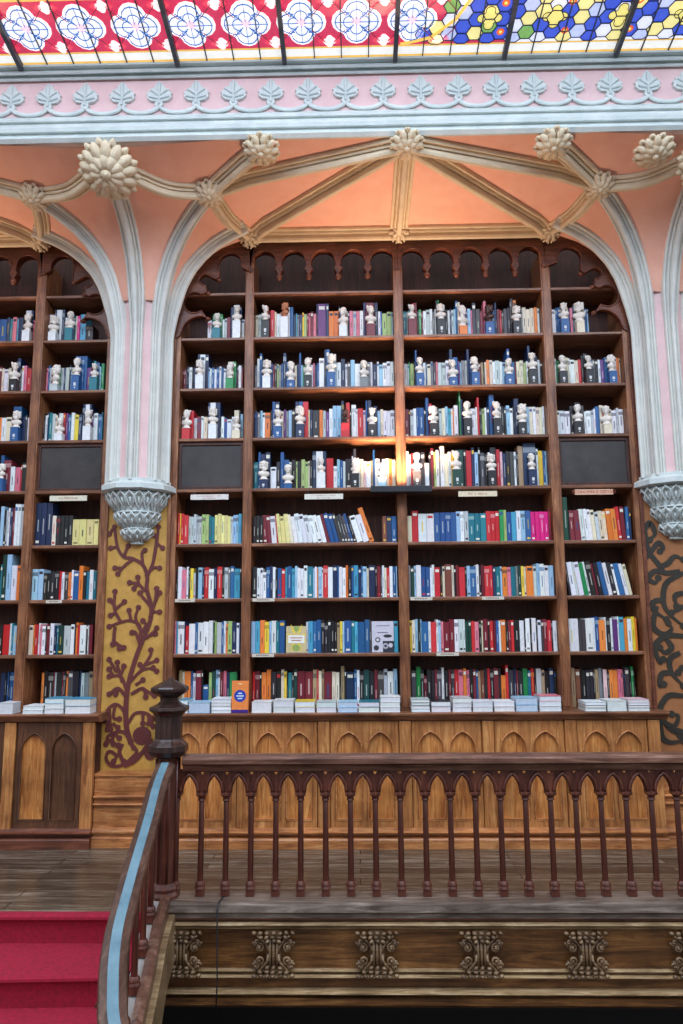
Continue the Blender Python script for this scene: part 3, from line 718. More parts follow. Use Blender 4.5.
SEG = [
 (1, 'L1', -1, 34, 26, 'b45 n20 t18 p25:27 s10 n30 k8 w35:34 n14:34 p10'),
 (1, 'L2', 46, 93, 28, 'w20 k8 n8:34 w30:34 n14:34 k4 w22 k14 t18 c10 h14 s30 k40:18'),
 (2, 'L1', -1, 33, 27, 'm15 c12 w25 c18 k30 n22:36 j12 w12 p18 r28 m12'),
 (2, 'L2', 43, 104, 27, 'p12 b12 e14 m8 w20 c24 v10 e22 n12 e26 n8 e30 b20:37 b20:37 b20:37 b20:37 z30 m14 t20:32 b26:30 l12 v22:29'),
 (3, 'L1', -1, 31, 27, 'o12:26 w26 c35 b50:37 n30 j8 w25'),
 (3, 'L2', 40, 102, 29, 'k10 w18 n8 t26 e24 c16 k8 w30 r14 m10 z14 b20 w24 y32 n24 n18:38 w32:38 n16:38 z16 w32 b26 s6'),
 (4, 'L1', -1, 28, 28, 'b20:38 m45:33 w26 p30 r10 k28:30 m10'),
 (5, 'L1', -1, 23.5, 38, 'l22:40 k14 e10 w12 n16 m14 w18:42 w18:42 e24:42'),
 (5, 'L2', 34, 98, 30, 'n35:43 n34:43 n36:43 c26:30 k26:30 k26:30 k26:30 k26:30 f44:26 f44:26 f44:26 f30:26'),
 (6, 'L1', -1, 21, 36, 't10:36 d28:46 l30:46 w34:35 o30:35'),
 (6, 'L2', 31, 96, 29, 'l35:31 l32:31 k22 k24 k24 k24 r18 w16 j24 o16 w12 b34 o26:34 k18 t18 w24 t20'),
 (7, 'L1', -1, 17, 31, 'k18 r45 w14 t12 l30'),
 (7, 'L2', 28, 92, 31, 'c28 o10 r22 w12 p10 w24 k10 m22 w26 n16 t12 d34 e44 w24 k10 o12 r16 w40 k10 e8 m24'),
 (8, 'L1', -1, 13, 38, 'n40 k15 b18 k12 b40'),
 (8, 'L2', 40, 92, 38, 'o16 k24 k30 m8 e10 k34 m8 k14 o14 j30 k34 n14 e20 g26 q24'),
 (1, 'A', 207.5, 245, 23, 'w30 t10 v20:27 w30:28 v25:27 w14 e20 m26 n24:34 w44:36 n18:34 w22 k4'),
 (2, 'A', 180.5, 243, 24, 'm26:22 k10 n16 w26:24 k10 n34:24 n20:37 w46:37 n30:37 l14 w14 b22 w22 b22 w18 b20 w20 n6 w10 c50:29 v22:29 n12 m8 w26:25 m14'),
 (3, 'A', 178, 243, 24, 'w26:25 e12 w14:30 r50:30 e20 w8 m34 w22 c34 n16:38 w48:38 n40:38 k10 w24 b24 w40:21 w20 c42:30 k12:30 l22:26'),
 (5, 'A', 174.8, 241.6, 29, 'r14:31 y8:31 r18:31 r34:29 e18 e18 e18 e18 e18 u24 u24 t18 t20 f22 f22 f22 f22 f22 e16 l20 l16 s22:30'),
 (6, 'A', 174.8, 241, 31, 'k10 w30 p30 w14 k12 y22 e16:26 k14 l30 n14 r30 w36 n20 r34 k16 e26 g14 b26 s40 k8'),
 (7, 'A', 173.5, 240, 32, 'p10 s12 w46 n6 r26:28 w44 b16 w40 w38 w28 d12 u14 e34 b14 w16 o14 u30 n30 w20 b6'),
 (8, 'A', 178, 238, 38, 'q20 c16 o40 b14 w18 m36 k10 b36:24 u20 d24 l16 w10 m22 p20 n20 v46 k8'),
 (1, 'B', 254.5, 393, 27, 'c15 e14 v10 b6:34 k10:34 r10:34 k10 r22:30 c10 w18 w14 b10:33 w26:33 b16:33 n14 s6 g10 n16 y8 u14 m10 p10 m14 p14 n8:36 z42:36 n14:36 o26:28 o24:28 n6:33 l10 c30:28 n8 p18:28 e16:28 p18:28 w18 n12:36 m44:36 n18:36 w12 b8 u24 u24 l6'),
 (2, 'B', 254.3, 394, 26, 'g12 w14:32 b14:37 n24 l8 b30 m10 k14 u8 g16 b10 n18:37 b32:28 z14 c14 n12 b12:37 l10 v20 n16 w22 p10 n12 b12 w30:31 n10:40 b20:40 t16 l22 w26 n24:30 w12 j18 l24:29 w32 k8 c28 g20 w12 n26 w10 l22 w22 w22 w18'),
 (3, 'B', 253.6, 395, 29, 'n18 g14 l12 w14 o30 k10 b16:38 n24:38 p6 c16 z14 g14 l18 k18 n20:38 b22:38 r30:38 c8 n16 k36 o20 e16 z18 w20 l22:33 l24:33 n16:38 k10 r22:36 k8 w26:34 w8 r30:30 i14 b10:38 n22:38 k10 n22:32 l16 c16 w20 w20 w22'),
 (4, 'B', 253, 396.5, 29, 't24:28 b14:38 n26:36 n30:38 w34:23 k22 b20:38 b30:30 e14 k24 u10 k20 u22 u18 c8 k16 n20:38 w40:38 n18:38 r40:31 w20:23 l16 b18 e14 k36:30 w8:33 j16:40 w22 c18 i16 w26 q12 b12:39 w28:30 b12:27 w22 c16 o18 c20'),
 (5, 'B', 252.5, 397, 29, 'k15 k15 k15 m18/3 m18/4 w22/5 r6/5 f14/6 f18/6 f18/6 c14/8 w20/9 w20/10 w20/11 w20/12 w20/13 w20/14 w18/14 m14/15 b20/15 b18/15 j12/15 j12/15 j12/15 j12/15 b12/16 k12/16 w26/17 w26/17 o22:36/19 _34 x18:26 n20:26 b22:26'),
 (6, 'B', 252, 397.5, 31, 'k24 w16 w14 w16:26 b18:31 n14 w14 k10 b20 r18 s10 b22 s16 l12 w14 w18 w18 t28 l8 w12 o6 l18 w6 r24:32 w24 n22 b8 w18 w16 o12 k16 b10 s24:32 n14 b8 l20 c10 n32 k8 m18 j8 w10 c12 r14 w16 b16 l6'),
 (7, 'B', 251, 398.5, 32, 'l18 s20 o20 y20 l10 w20 t14 b24 _92 e10 s20 b16 b20:33 k14 k14 k14 k14 k12 q12 y12 l8 b30:32 t14 s14 b30 b20 j8 _98 s18'),
 (8, 'B', 252, 398, 38, 'r14 m24 k10 o26 o22 k28 k24 c16 y14 k6 t20 k10 d18 m40 m40 q20 r10 c16 q12 m40 c20 c18 k8 q18:42 k10 n40 b14 w14:38 k20 d30 k24 m20 j30 e20 w30 l20'),
 (1, 'C', 402, 541, 28, 't20 e8 l14 c12 r10:35 m14:35 j8 v14:28 m10 w16 e20 w14 g12 e8 j10:38 v8:38 k30:28 k14 w12 n8 e12 l12 b10:37 c14:35 i20 o6 b12 l18 p8 j20:34 j22 m20 p14:36 w8 c14:28 b24 n10:34 m16 r10 k10 j20 k16 k8:38 j10:38 o16:36 w14 k8 g8 c20 c22 c22 o16 w12'),
 (2, 'C', 402, 543.5, 26, 'e20 e6 v6 u20 k6 b10:38 b30 w14 b6 c20 g12 j14 p10 e20 e20 w20 n16:38 b26:30 z10 l8 g20 e8 n14:38 b20:28 w12 z10 m16 q10 k8 c10 o14 c16 w14 e22 w14 l16 c10 b14:38 b24 m8 c18 c18 u14 w10 n14:41 n34:30 w12 k10'),
 (3, 'C', 404, 547, 30, 'm18 k6 e14 w14 b10:30 b24:30 k8 b14:40 r14:34 k30:30 e14 c14 l12 s14 w8 o6 w18:32 k6 v6:46 n10:38 k30:32 w26 w8 r10:40 k10 u12 w8 n14 b22:42 k8 k12 w10:30 k12 k10 l16:31 w14 k6 n22:38 k16 w14 l14 c16 w14 c14 c14 w10'),
 (4, 'C', 404, 551, 35, 'w14:37 w10 r10 n36:36 j18:36 w20:25 k8 m14:40 u10:36 w14:38 g6 w20:42 c16:34 w14 y14 t14 d30:38 k10:38 r26:37 n14:40 l16 k10:40 j20 k16 w10 k28:40 r18:38 i12 n14 k18 j20 w10 k8 q24:41 n60:44 w10:38 y20:36 b10:36 l8'),
 (5, 'C', 406.5, 552.5, 29, 'c18:26 r26:31 w34:28 w30:28 b24:29 b22:29 b22:29 b22:29 l16:30 w16:30 e18:30 t24:28 t24:28 t24:28 r18:30 r18:30 r18:30 v16:31 u12:31 b20:29 s20:29 w18:30 l18:30 b22:30 h18:29 h18:29 h18:29 h18:29 m12:32'),
 (6, 'C', 409, 554.5, 31, 'g8 d16 l8 w22 b20 b18 w10 w10 r24 k10 c12 x28 c10 k8 m14 r26 k8 l14 b26 w12 k10 m14 r22 r14 n12 t20 l8 o22 p16 t20 g10 d14 y12 c10 o30 e14 l14 w20 w20 l20'),
 (7, 'C', 409.5, 558, 32, 'y10 c16 l14 k12 l6 b32 w12 r26 w12 l10 p14 m28 m24 w20 e22 w10 d16 d14 r16 p20 k12 c8 m24 k8 r18 m12 b14 w10 o24 k10 m14 r14 k28 w22 k6 w22 k8 w22 k6 w18 j10 m18 r20 k8 w20'),
 (8, 'C', 412, 558, 38, 'j20 v20:41 k14 m12:32 k20 k14 m10 j20 w10:40 k20 m10 j14 r18 p20 o14 p14 k14 m14 b8 q12 x14 k14 r12 k14 m22 k10 o20:32 r12:42 j22 n10 m10 k20 v20 t14 r14 k8 e22 q14 k20 n20 k10'),
 (1, 'D', 550, 589, 27, 'w35:26 b10:28 b40:28 v10 c10 n10 p16 t10:29 u10 v14 c30 b14 l8'),
 (2, 'D', 553, 621, 27, 'w26 v22 j10 c30 c20 w10 w30 c24 r20 k14:30 k30:32 b30 g16 k20 w16 z26 b50:28 n14:31 w14 o18 c6'),
 (3, 'D', 556, 625, 26, 'w30 w30 w34 k30:30 k40:33 j20:30 w12 w30 e20 w10 b26:29 c20:30 r6 w30 c20 w30 e14 w30'),
 (5, 'D', 564, 632, 30, 'd20:43/0 k6 m20:30/3 m24:30/3 w18/4 w14/4 w14/4 c16/4 e14/4 c16/4 c14/4 o20:31/4 o20:31/4 r14:33/4 m18:33/3 b14:33 n6'),
 (6, 'D', 569, 635, 33, 'k10/6 w20/7 e10/7 w20/8 v18/9 w10/9 k20/9 m10/9 k18/9 b20/10 w16/10 k18/10 w10/10 b22/10 w14/11 c14/11 _9'),
 (7, 'D', 570, 638.5, 33, 'w34 w28 j20 j26 w50 w12 b22 o42 w8 k24 w14 z34 w10 s30 o22 w28 y22 o14'),
 (8, 'D', 573, 637, 38, 'q24 x30 k10 k24 k24 k22 k10 q22 g20 k8 i24 k14 o24 o28 p20 p14 k10 j26 k12 v14:40 k10'),
]
rb = random.Random(11)
PAGE = (226, 220, 204)
def jit(c, a=12): d = rb.uniform(-a, a); return tuple(max(6, min(248, int(v+d+rb.uniform(-5, 5)))) for v in c)
def bookmesh(m_, w, h, d, T, c, deco=True, mark=None):
    # origin at bottom-front-left of the spine; w along x, d along +y
    t_ = min(.003, w*.16)
    vs = lambda x0, x1, y0, y1, z0, z1, cc: m_.box(x0, x1, y0, y1, z0, z1, cc, T)
    e = min(.0022, w*.12)
    # rounded spine
    pts = [(0, .004), (e, .0012), (w*.3, 0), (w*.7, 0), (w-e, .0012), (w, .004), (w, .008), (0, .008)]
    V = [T @ Vector((x, y, zz)) for zz in (0, h) for x, y in pts]; n = 8
    m_.add(V, [tuple(range(8))[::-1], tuple(range(8, 16))]+[(i, (i+1) % n, (i+1) % n+n, i+n) for i in range(n)], c)
    vs(0, t_, .008, d, 0, h, c); vs(w-t_, w, .008, d, 0, h, c); vs(t_, w-t_, .008, d-.004, .003, h-.004, PAGE)
    if deco:
        lum = sum(c)/3; k = mark or ((235, 230, 215) if lum < 130 else (52, 46, 56)); q = rb.random()
        if k == (52, 46, 56) and rb.random() < .4: k = tuple(int(v*.55) for v in c)
        if rb.random() < .12: k = rb.choice([(200, 40, 50), (232, 190, 70), (40, 90, 150)])
        y = -.0006; a0 = rb.uniform(.25, .4); a1 = a0+rb.uniform(.2, .42)
        if q < .66: vs(w*.40, w*.60, y, .001, h*a0, h*min(.92, a1), tuple((a+2*b_)//3 for a, b_ in zip(c, k)))
        if q < .25: vs(w*.2, w*.8, y, .001, h*.06, h*.12, k)
        elif q < .42: vs(.0, w, y, .0012, h*.78, h*.9, tuple((a+b_)//2 for a, b_ in zip(c, k)))
        elif q > .8: vs(w*.15, w*.85, y, .001, h*.84, h*.93, k)
BK = []
for row, bay, xa, xb, dh, toks in SEG:
    tk = []
    for t in toks.split():
        c = t[0]; r_ = t[1:]; lean = 0; h = None
        if '/' in r_: r_, l = r_.split('/'); lean = float(l)
        if ':' in r_: r_, hh_ = r_.split(':'); h = float(hh_)
        tk.append((c, float(r_), h, lean))
    Yf = .085 if row <= 4 else (.03 if row < 8 else .13)
    yr = ROWY[row]; zb = RZ.get(row, LEDGE)
    X0 = at(xa, yr-6, Yf).x; X1 = at(xb, yr-6, Yf).x
    lo, hi = BAY[bay]; X0 = max(X0, lo+.003); X1 = min(X1, hi-.003)
    tot = sum(t[1] for t in tk); x = X0; cnt = {}; ref = at(325, yr, Yf).z
    for c, w, h, lean in tk:
        w = w/tot*(X1-X0)
        if c == '_': x += w; continue
        hp = h if h else dh+rb.uniform(-2.2, 1.2)
        hm = at(325, yr-hp, Yf).z-ref
        cnt[c] = cnt.get(c, 0)+1
        BK.append(dict(row=row, bay=bay, c=c, x=x, w=w*.975, h=hm, lean=lean, Y=Yf+rb.uniform(-.004, .008)+(0 if h is None or row > 4 or h < 34 else .004), z=zb+.0005, k=cnt[c], area=w*hm*(.72 if row == 8 else 1)))
        x += w
tots = {}
for b_ in BK: kk = (b_['row'], b_['bay'], b_['c']); tots[kk] = tots.get(kk, 0)+1
for b_ in BK: b_['n'] = tots[(b_['row'], b_['bay'], b_['c'])]
NIND = 300-57
big = sorted(BK, key=lambda q: -q['area'])[:NIND]; ids = set(id(q) for q in big)
rest = MB()
print('BOOKS', len(BK))
def booklabel(q):
    size = 'thick' if q['w'] > .05 else ('slim' if q['w'] < .028 else '')
    tall = 'tall' if q['h'] > .29 else ''
    cn = CN[q['c']][1]; row = ROWN[q['row']]; bay = BAYN[q['bay']]
    pre = ' '.join(s for s in (tall, size) if s)
    lean_ = 'leaning ' if q['lean'] > 5 else ''
    where = f"{row} of {bay}" if q['row'] < 8 else f"ledge behind flat stacks, {bay}"
    if q['n'] == 1: return cap16(f"the only {pre+' ' if pre else ''}{lean_}{cn} book on {where}".replace('  ', ' '), f"only {cn} book, {where}")
    return cap16(f"{pre+' ' if pre else ''}{lean_}{cn} book, {ORD[q['k']]} {cn} from left, {where}", f"{lean_}{cn} book, {ORD[q['k']]} such from left, {where}", f"{cn} book, {ORD[q['k']]} such from left, {row} of {bay}", f"{cn} book, {ORD[q['k']]} from left, {row}, {bay}")
for q in BK:
    dpt = .15
    c = jit(CN[q['c']][0]); w, h = q['w'], q['h']
    if q['lean']:
        a = -R(q['lean']); w = w*cos(a)*.985
        T0 = Matrix.Translation((q['w'], 0, 0)) @ Matrix.Rotation(a, 4, 'Y') @ Matrix.Translation((-w, 0, 0))
        z_up = w*sin(-a)
        T0 = Matrix.Translation((0, 0, 0)) @ T0
    else: T0 = Matrix.Identity(4); z_up = 0
    loc = Vector((q['x'], q['Y'], q['z']))
    if id(q) in ids:
        m_ = MB(); bookmesh(m_, w, h, dpt, T0, c); o = m_.build('book', M['book'], fixn=False); o.location = loc
        zmin = min(v[2] for v in m_.v); o.location.z -= zmin
        tag(o, booklabel(q), 'book', f"upright books on the {ROWN[q['row']]} of the {BAYN[q['bay']]}")
    else: 
        m_ = MB(); bookmesh(m_, w, h, dpt, T0, c); zmin = min(v[2] for v in m_.v)
        o_ = len(rest.v); rest.v += [(v[0]+loc.x, v[1]+loc.y, v[2]+loc.z-zmin) for v in m_.v]; rest.f += [[i+o_ for i in f] for f in m_.f]; rest.c += m_.c; rest.sm += m_.sm
o = rest.build('books', M['book'], fixn=False); tag(o, 'remaining thin upright books of all colours filling the bookcase shelves', 'books', kind='stuff')

# face-out books
def faceout(x0, x1, h, z_, Y, cfg, label, tilt=R(6)):
    w = x1-x0; t = empty('book', (x0, Y, z_), label, 'book', 'books turned to show their covers')
    T = Matrix.Translation((x0, Y, z_)) @ Matrix.Rotation(-tilt, 4, 'X')
    m_ = MB(); m_.box(0, w, 0, .003, 0, h, cfg[0], T); m_.box(0, w, .023, .026, 0, h, cfg[0], T); m_.box(0, .003, .003, .023, 0, h, cfg[0], T)
    m_.build('cover', M['book'], t, fixn=False)
    m_ = MB(); m_.box(.003, w-.003, .003, .023, .002, h-.003, PAGE, T); m_.build('pages', M['book'], t, fixn=False)
    m_ = MB(); cfg[1](m_, w, h, T); m_.build('cover_design', M['book'], t, fixn=False)
def circ(m_, T, cx, cz, r, col, y=-.001, n=20, sz=1):
    m_.add([T @ Vector((cx+r*cos(2*pi*i/n), y, cz+r*sz*sin(2*pi*i/n))) for i in range(n)], [tuple(range(n))], col)
def des_orange(m_, w, h, T):
    m_.box(0, w, -.001, 0, 0, h*.09, (60, 30, 130), T); circ(m_, T, w*.5, h*.52, w*.36, (20, 60, 170))
    for a, b_, c, d in ((.38, .62, .58, .62), (.28, .72, .50, .54), (.36, .64, .42, .46)): m_.box(w*a, w*b_, -.002, -.001, h*c, h*d, (210, 225, 245), T)
    m_.box(w*.4, w*.6, -.001, 0, h*.88, h*.92, (250, 210, 150), T)
def des_sun(m_, w, h, T):
    for k in range(8):
        a = 2*pi*k/8+pi/8; cx, cz = w*.5, h*.55
        m_.add([T @ Vector((cx+r_*cos(a+da), -.001, cz+r_*sin(a+da))) for r_, da in ((.01, 0), (.07, -.16), (.125 if abs(sin(a)) > .5 else .09, 0), (.07, .16))], [(0, 1, 2, 3)], (236, 206, 70))
    circ(m_, T, w*.5, h*.05+.03, w*.2, (150, 170, 90), -.0012, 16, .8); circ(m_, T, w*.5, h*.9, w*.14, (150, 170, 90), -.0012)
    m_.box(w*.1, w*.9, -.002, -.001, h*.36, h*.66, (240, 236, 226), T)
    for i, (a, b_) in enumerate(((.2, .8), (.26, .74))): m_.box(w*a, w*b_, -.003, -.002, h*(.54-.1*i), h*(.575-.1*i), (180, 120, 110), T)
def des_photo(m_, w, h, T):
    m_.box(w*.2, w*.8, -.001, 0, h*.84, h*.87, (150, 140, 160), T); m_.box(w*.25, w*.75, -.001, 0, h*.62, h*.65, (120, 110, 130), T)
    m_.box(w*.5, w, -.001, 0, h*.0, h*.36, (40, 42, 54), T); circ(m_, T, w*.27, h*.40, w*.12, (70, 66, 76)); circ(m_, T, w*.27, h*.40, w*.07, (210, 205, 210), -.002)
    circ(m_, T, w*.62, h*.2, w*.13, (180, 178, 190), -.002); circ(m_, T, w*.85, h*.22, w*.1, (200, 198, 206), -.002); circ(m_, T, w*.62, h*.2, w*.06, (30, 30, 40), -.003); circ(m_, T, w*.72, h*.52, w*.2, (36, 36, 46), -.002, 20, .35); circ(m_, T, w*.2, h*.14, w*.12, (50, 48, 58), -.002)
x0, x1 = at(231.5, 700, -.17).x, at(248, 700, -.17).x
faceout(x0, x1, at(240, 681, -.15).z-LEDGE, LEDGE+.003, -.168, ((240, 138, 66), des_orange), 'orange book with navy disc standing face out in front of the post', R(4))
x0, x1 = at(286, 650, .02).x, at(306.5, 650, .02).x
faceout(x0, x1, .22, RZ[7]+.003, .018, ((206, 188, 140), des_sun), 'tan book with yellow sunburst cover facing out, seventh shelf', R(4))
x0, x1 = at(372, 650, .02).x, at(394, 650, .02).x
faceout(x0, x1, .255, RZ[7]+.003, .018, ((206, 202, 214), des_photo), 'pale grey book with dark photo cover facing out, seventh shelf', R(4))

# flat stacks on the ledge (x range px, top px, number, colours bottom to top)
ST = [('L1', -3, 12.5, 703, 1, 'w'), ('L2', 22, 43, 706, 2, 'ww'), ('L2', 43.5, 63, 698.5, 3, 'wws'), ('L2', 64, 90, 699, 2, 'ws'),
      ('A', 188, 210, 702.5, 1, 'l'), ('A', 210.5, 231, 699, 4, 'wwcw'), ('A', 178, 187.5, 700, 2, 'ws'),
      ('B', 251, 271.5, 702, 1, 'w'), ('B', 272.5, 293.5, 700.5, 2, 'ww'), ('B', 294.5, 315, 701.5, 2, 'wy'), ('B', 316, 336.5, 702, 2, 'we'), ('B', 337, 357.5, 702, 2, 'll'), ('B', 358, 379.5, 702, 2, 'wt'), ('B', 379.8, 400.5, 697, 3, 'www'),
      ('C', 411, 430, 699.5, 4, 'weje'), ('C', 431, 451, 701.5, 2, 'wk'), ('C', 452.5, 472, 698, 3, 'wwe'), ('C', 472.5, 493, 701.5, 2, 'ww'), ('C', 494, 515, 701.5, 2, 'cw'), ('C', 516, 538.5, 698, 2, 'll'), ('C', 539.5, 562, 696, 3, 'wwp'),
      ('D', 585, 606.5, 702, 3, 'wjw'), ('D', 607, 627, 700.5, 1, 'w'), ('D', 628, 650, 699.5, 4, 'wjwi')]
NF = 0; fc = {}
for bay, a, b_, ty, n, cc in ST:
    Yf = -.165; X0, X1 = at(a, 709, Yf).x, at(b_, 709, Yf).x; zt = at((a+b_)/2, ty, Yf).z; h = max(.02, zt-LEDGE)/n
    fc[bay] = fc.get(bay, 0)+1
    for i in range(n):
        w = X1-X0-.006; d = .20; dx = rb.uniform(0, .004); c = CN[cc[i]][0]; cv = jit(c); pg = jit((222, 226, 228), 8) if cc[i] != 'l' else (190, 206, 224)
        m_ = MB(); T = Matrix.Rotation(rb.uniform(-.012, .012) if n > 1 else 0, 4, 'Z')
        hh_ = h*.985
        m_.box(0, w, .0, d, hh_-.0028, hh_, cv, T); m_.box(0, w, .0, d, 0, .0028, cv, T); m_.box(0, w, d-.003, d, .0028, hh_-.0028, cv, T)
        m_.box(.002, w-.002, .003, d-.003, .0028, hh_-.0028, pg, T)
        o = m_.build('book', M['book'], fixn=False); o.location = (X0+.003+dx, Yf+rb.uniform(0, .006), LEDGE+.0008+i*h)
        pos = 'only' if n == 1 else (['bottom', 'top'] if n == 2 else (['bottom', 'middle', 'top'] if n == 3 else ['bottom', 'second from bottom', 'second from top', 'top']))[i]
        if n == 1: lab = f"book lying alone on ledge, {ORD[fc[bay]]} pile from left, {BAYN[bay]}"
        else: lab = cap16(f"flat {CN[cc[i]][1]} book, {pos} of {ORD[fc[bay]]} ledge pile from left, {BAYN[bay]}", f"flat book, {pos} in {ORD[fc[bay]]} ledge pile from left, {BAYN[bay]}", f"book {pos} in {ORD[fc[bay]]} ledge pile from left, {BAYN[bay]}")
        tag(o, lab, 'book', 'books lying flat on the ledge'); NF += 1
print('FLAT', NF)

# ------------------------------------------------------------------ busts
def bustmesh(var):
    m_ = MB(); H = .17
    m_.lathe((0, 0, 0), [(.036, 0), (.036, .01), (.026, .018), (.02, .03)], 16, sy=.8)
    T = Matrix.Identity(3)
    m_.ell((0, .0, .050), (.042, .026, .030)); m_.ell((-.026, .002, .052), (.022, .022, .022)); m_.ell((.026, .002, .052), (.022, .022, .022))
    m_.lathe((0, 0, 0), [(.019, .06), (.017, .08), (.018, .105)], 12)
    m_.ell((0, .002, .128), (.0265, .031, .036), n=14, m=10)              # skull
    m_.ell((0, -.010, .112), (.020, .020, .022))                          # jaw
    m_.ell((0, -.031, .122), (.0045, .009, .010)); m_.ell((0, -.029, .131), (.003, .005, .010))   # nose
    for s_ in (-1, 1):
        m_.ell((s_*.010, -.026, .136), (.009, .005, .0035)); m_.ell((s_*.027, .002, .124), (.004, .007, .010)); m_.ell((s_*.012, -.023, .118), (.007, .006, .006))
    m_.ell((0, -.028, .108), (.009, .005, .003)); m_.ell((0, -.027, .103), (.007, .005, .003)); m_.ell((0, -.024, .095), (.009, .008, .006))
    rr = random.Random(var)
    if var == 0:
        for i in range(16): a = rr.uniform(-.3, pi+.3); m_.ell((.024*cos(a), .010+.022*sin(a)*.8, .135+rr.uniform(-.005, .025)), (.010, .010, .009), n=7, m=5)
    if var == 1:
        for i in range(34): a = rr.uniform(-.6, pi+.6); m_.ell((.027*cos(a), .008+.022*sin(a), .118+rr.uniform(-.018, .034)), (.012, .012, .011), n=7, m=5)
        for i in range(9): m_.ell((rr.uniform(-.014, .014), -.022, .092+rr.uniform(-.012, .008)), (.009, .009, .010), n=7, m=5)
    if var == 2:
        m_.ell((0, .008, .150), (.027, .028, .018)); m_.ell((0, .036, .135), (.014, .012, .014))
        for s_ in (-1, 1): m_.ell((s_*.02, .0, .14), (.010, .020, .016))
    me = m_.build('tmp', M['bust'])
    rm = me.modifiers.new('r', 'REMESH'); rm.mode = 'VOXEL'; rm.voxel_size = .0026; rm.use_smooth_shade = True
    sm = me.modifiers.new('s', 'SMOOTH'); sm.factor = .5; sm.iterations = 3
    dg = bpy.context.evaluated_depsgraph_get(); nm = bpy.data.meshes.new_from_object(me.evaluated_get(dg)); 
    bpy.data.objects.remove(me); nm.name = 'bust'
    for p_ in nm.polygons: p_.use_smooth = True
    return nm
BM = [bustmesh(i) for i in range(3)]
BM2 = {}
def bmat(i, mat):
    if mat == 'bust': return BM[i]
    k = (i, mat)
    if k not in BM2: c = BM[i].copy(); c.materials.clear(); c.materials.append(M[mat]); BM2[k] = c
    return BM2[k]
BU = [(1, 'L1', 27.4, 313, 331.5, 'w'), (1, 'L2', 53.5, 315, 333, 'w'), (1, 'L2', 70, 311, 329, 't'), (2, 'L1', 14.5, 362, 380, 'k'), (2, 'L2', 55, 364, 385, 'e'), (2, 'L2', 76.5, 357.5, 376, 'b'), (2, 'L2', 94.5, 363, 378, 't'),
      (3, 'L1', 16, 410, 428, 'b'), (3, 'L2', 59.5, 417.5, 434, 'w'), (3, 'L2', 88, 409, 427, 'w'), (4, 'L1', 1, 463, 479, 'b'),
      (1, 'A', 216.8, 313, 329, 't'), (1, 'A', 237, 305, 322, 'w'), (2, 'A', 200, 359, 376, 'w'), (2, 'A', 230, 363, 379, 'v'), (3, 'A', 186.5, 409, 429, 'r'), (3, 'A', 213, 407, 425, 'w'), (3, 'A', 236.5, 416, 431, 'c'),
      (1, 'B', 265.6, 305, 321, 'k'), (1, 'B', 284.5, 302, 318, 'w', 'terra'), (1, 'B', 343, 307, 326, 'w'), (1, 'B', 371, 305, 325, 'm'),
      (2, 'B', 266.7, 359, 377, 'w'), (2, 'B', 291, 361, 381, 'b'), (2, 'B', 307.8, 357, 376, 'k'), (2, 'B', 331.4, 353, 373, 'b'), (2, 'B', 364, 360, 378, 'g'),
      (3, 'B', 278, 409, 427, 'b'), (3, 'B', 300.3, 405, 425, 'n'), (3, 'B', 345, 409, 424, 'r', 'darkbust'), (3, 'B', 372, 407, 425, 'k'),
      (4, 'B', 263.8, 460, 480, 'n'), (4, 'B', 288, 464, 484, 'b'), (4, 'B', 321.3, 457, 473, 'w'), (4, 'B', 355, 457, 474, 'k'), (4, 'B', 382, 462, 478, 'l'),
      (1, 'C', 412, 304, 320, 'm'), (1, 'C', 441, 303, 320, 'k'), (1, 'C', 463, 305, 327, 'o'), (1, 'C', 489, 304, 323, 'b', 'darkbust'), (1, 'C', 516.6, 305, 322, 'k'),
      (2, 'C', 420, 357, 374, 'b'), (2, 'C', 453, 359, 378, 'b'), (2, 'C', 475, 356, 373, 'b'), (2, 'C', 509, 358, 375, 'b'), (2, 'C', 532.5, 352, 370, 'k'),
      (3, 'C', 433.6, 405, 424, 'k'), (3, 'C', 467.5, 401, 419, 'k'), (3, 'C', 497, 401, 419, 'k'), (3, 'C', 522, 403, 423, 'k'),
      (4, 'C', 416.7, 452, 472, 'j'), (4, 'C', 456.6, 450, 470, 'd'), (4, 'C', 491.6, 453, 471, 'k'), (4, 'C', 532, 453, 470, 'n'),
      (1, 'D', 564, 302, 320, 'b'), (1, 'D', 579.4, 301, 322, 'c'), (2, 'D', 562.7, 355, 372, 'k'), (2, 'D', 589, 355, 370, 'k'), (2, 'D', 612, 354, 372, 'b'), (3, 'D', 578, 404, 422, 'k'), (3, 'D', 606.7, 405, 425, 'c')]
bc_ = {}
bt = {}
for b_ in BU: bt[(b_[0], b_[1])] = bt.get((b_[0], b_[1]), 0)+1
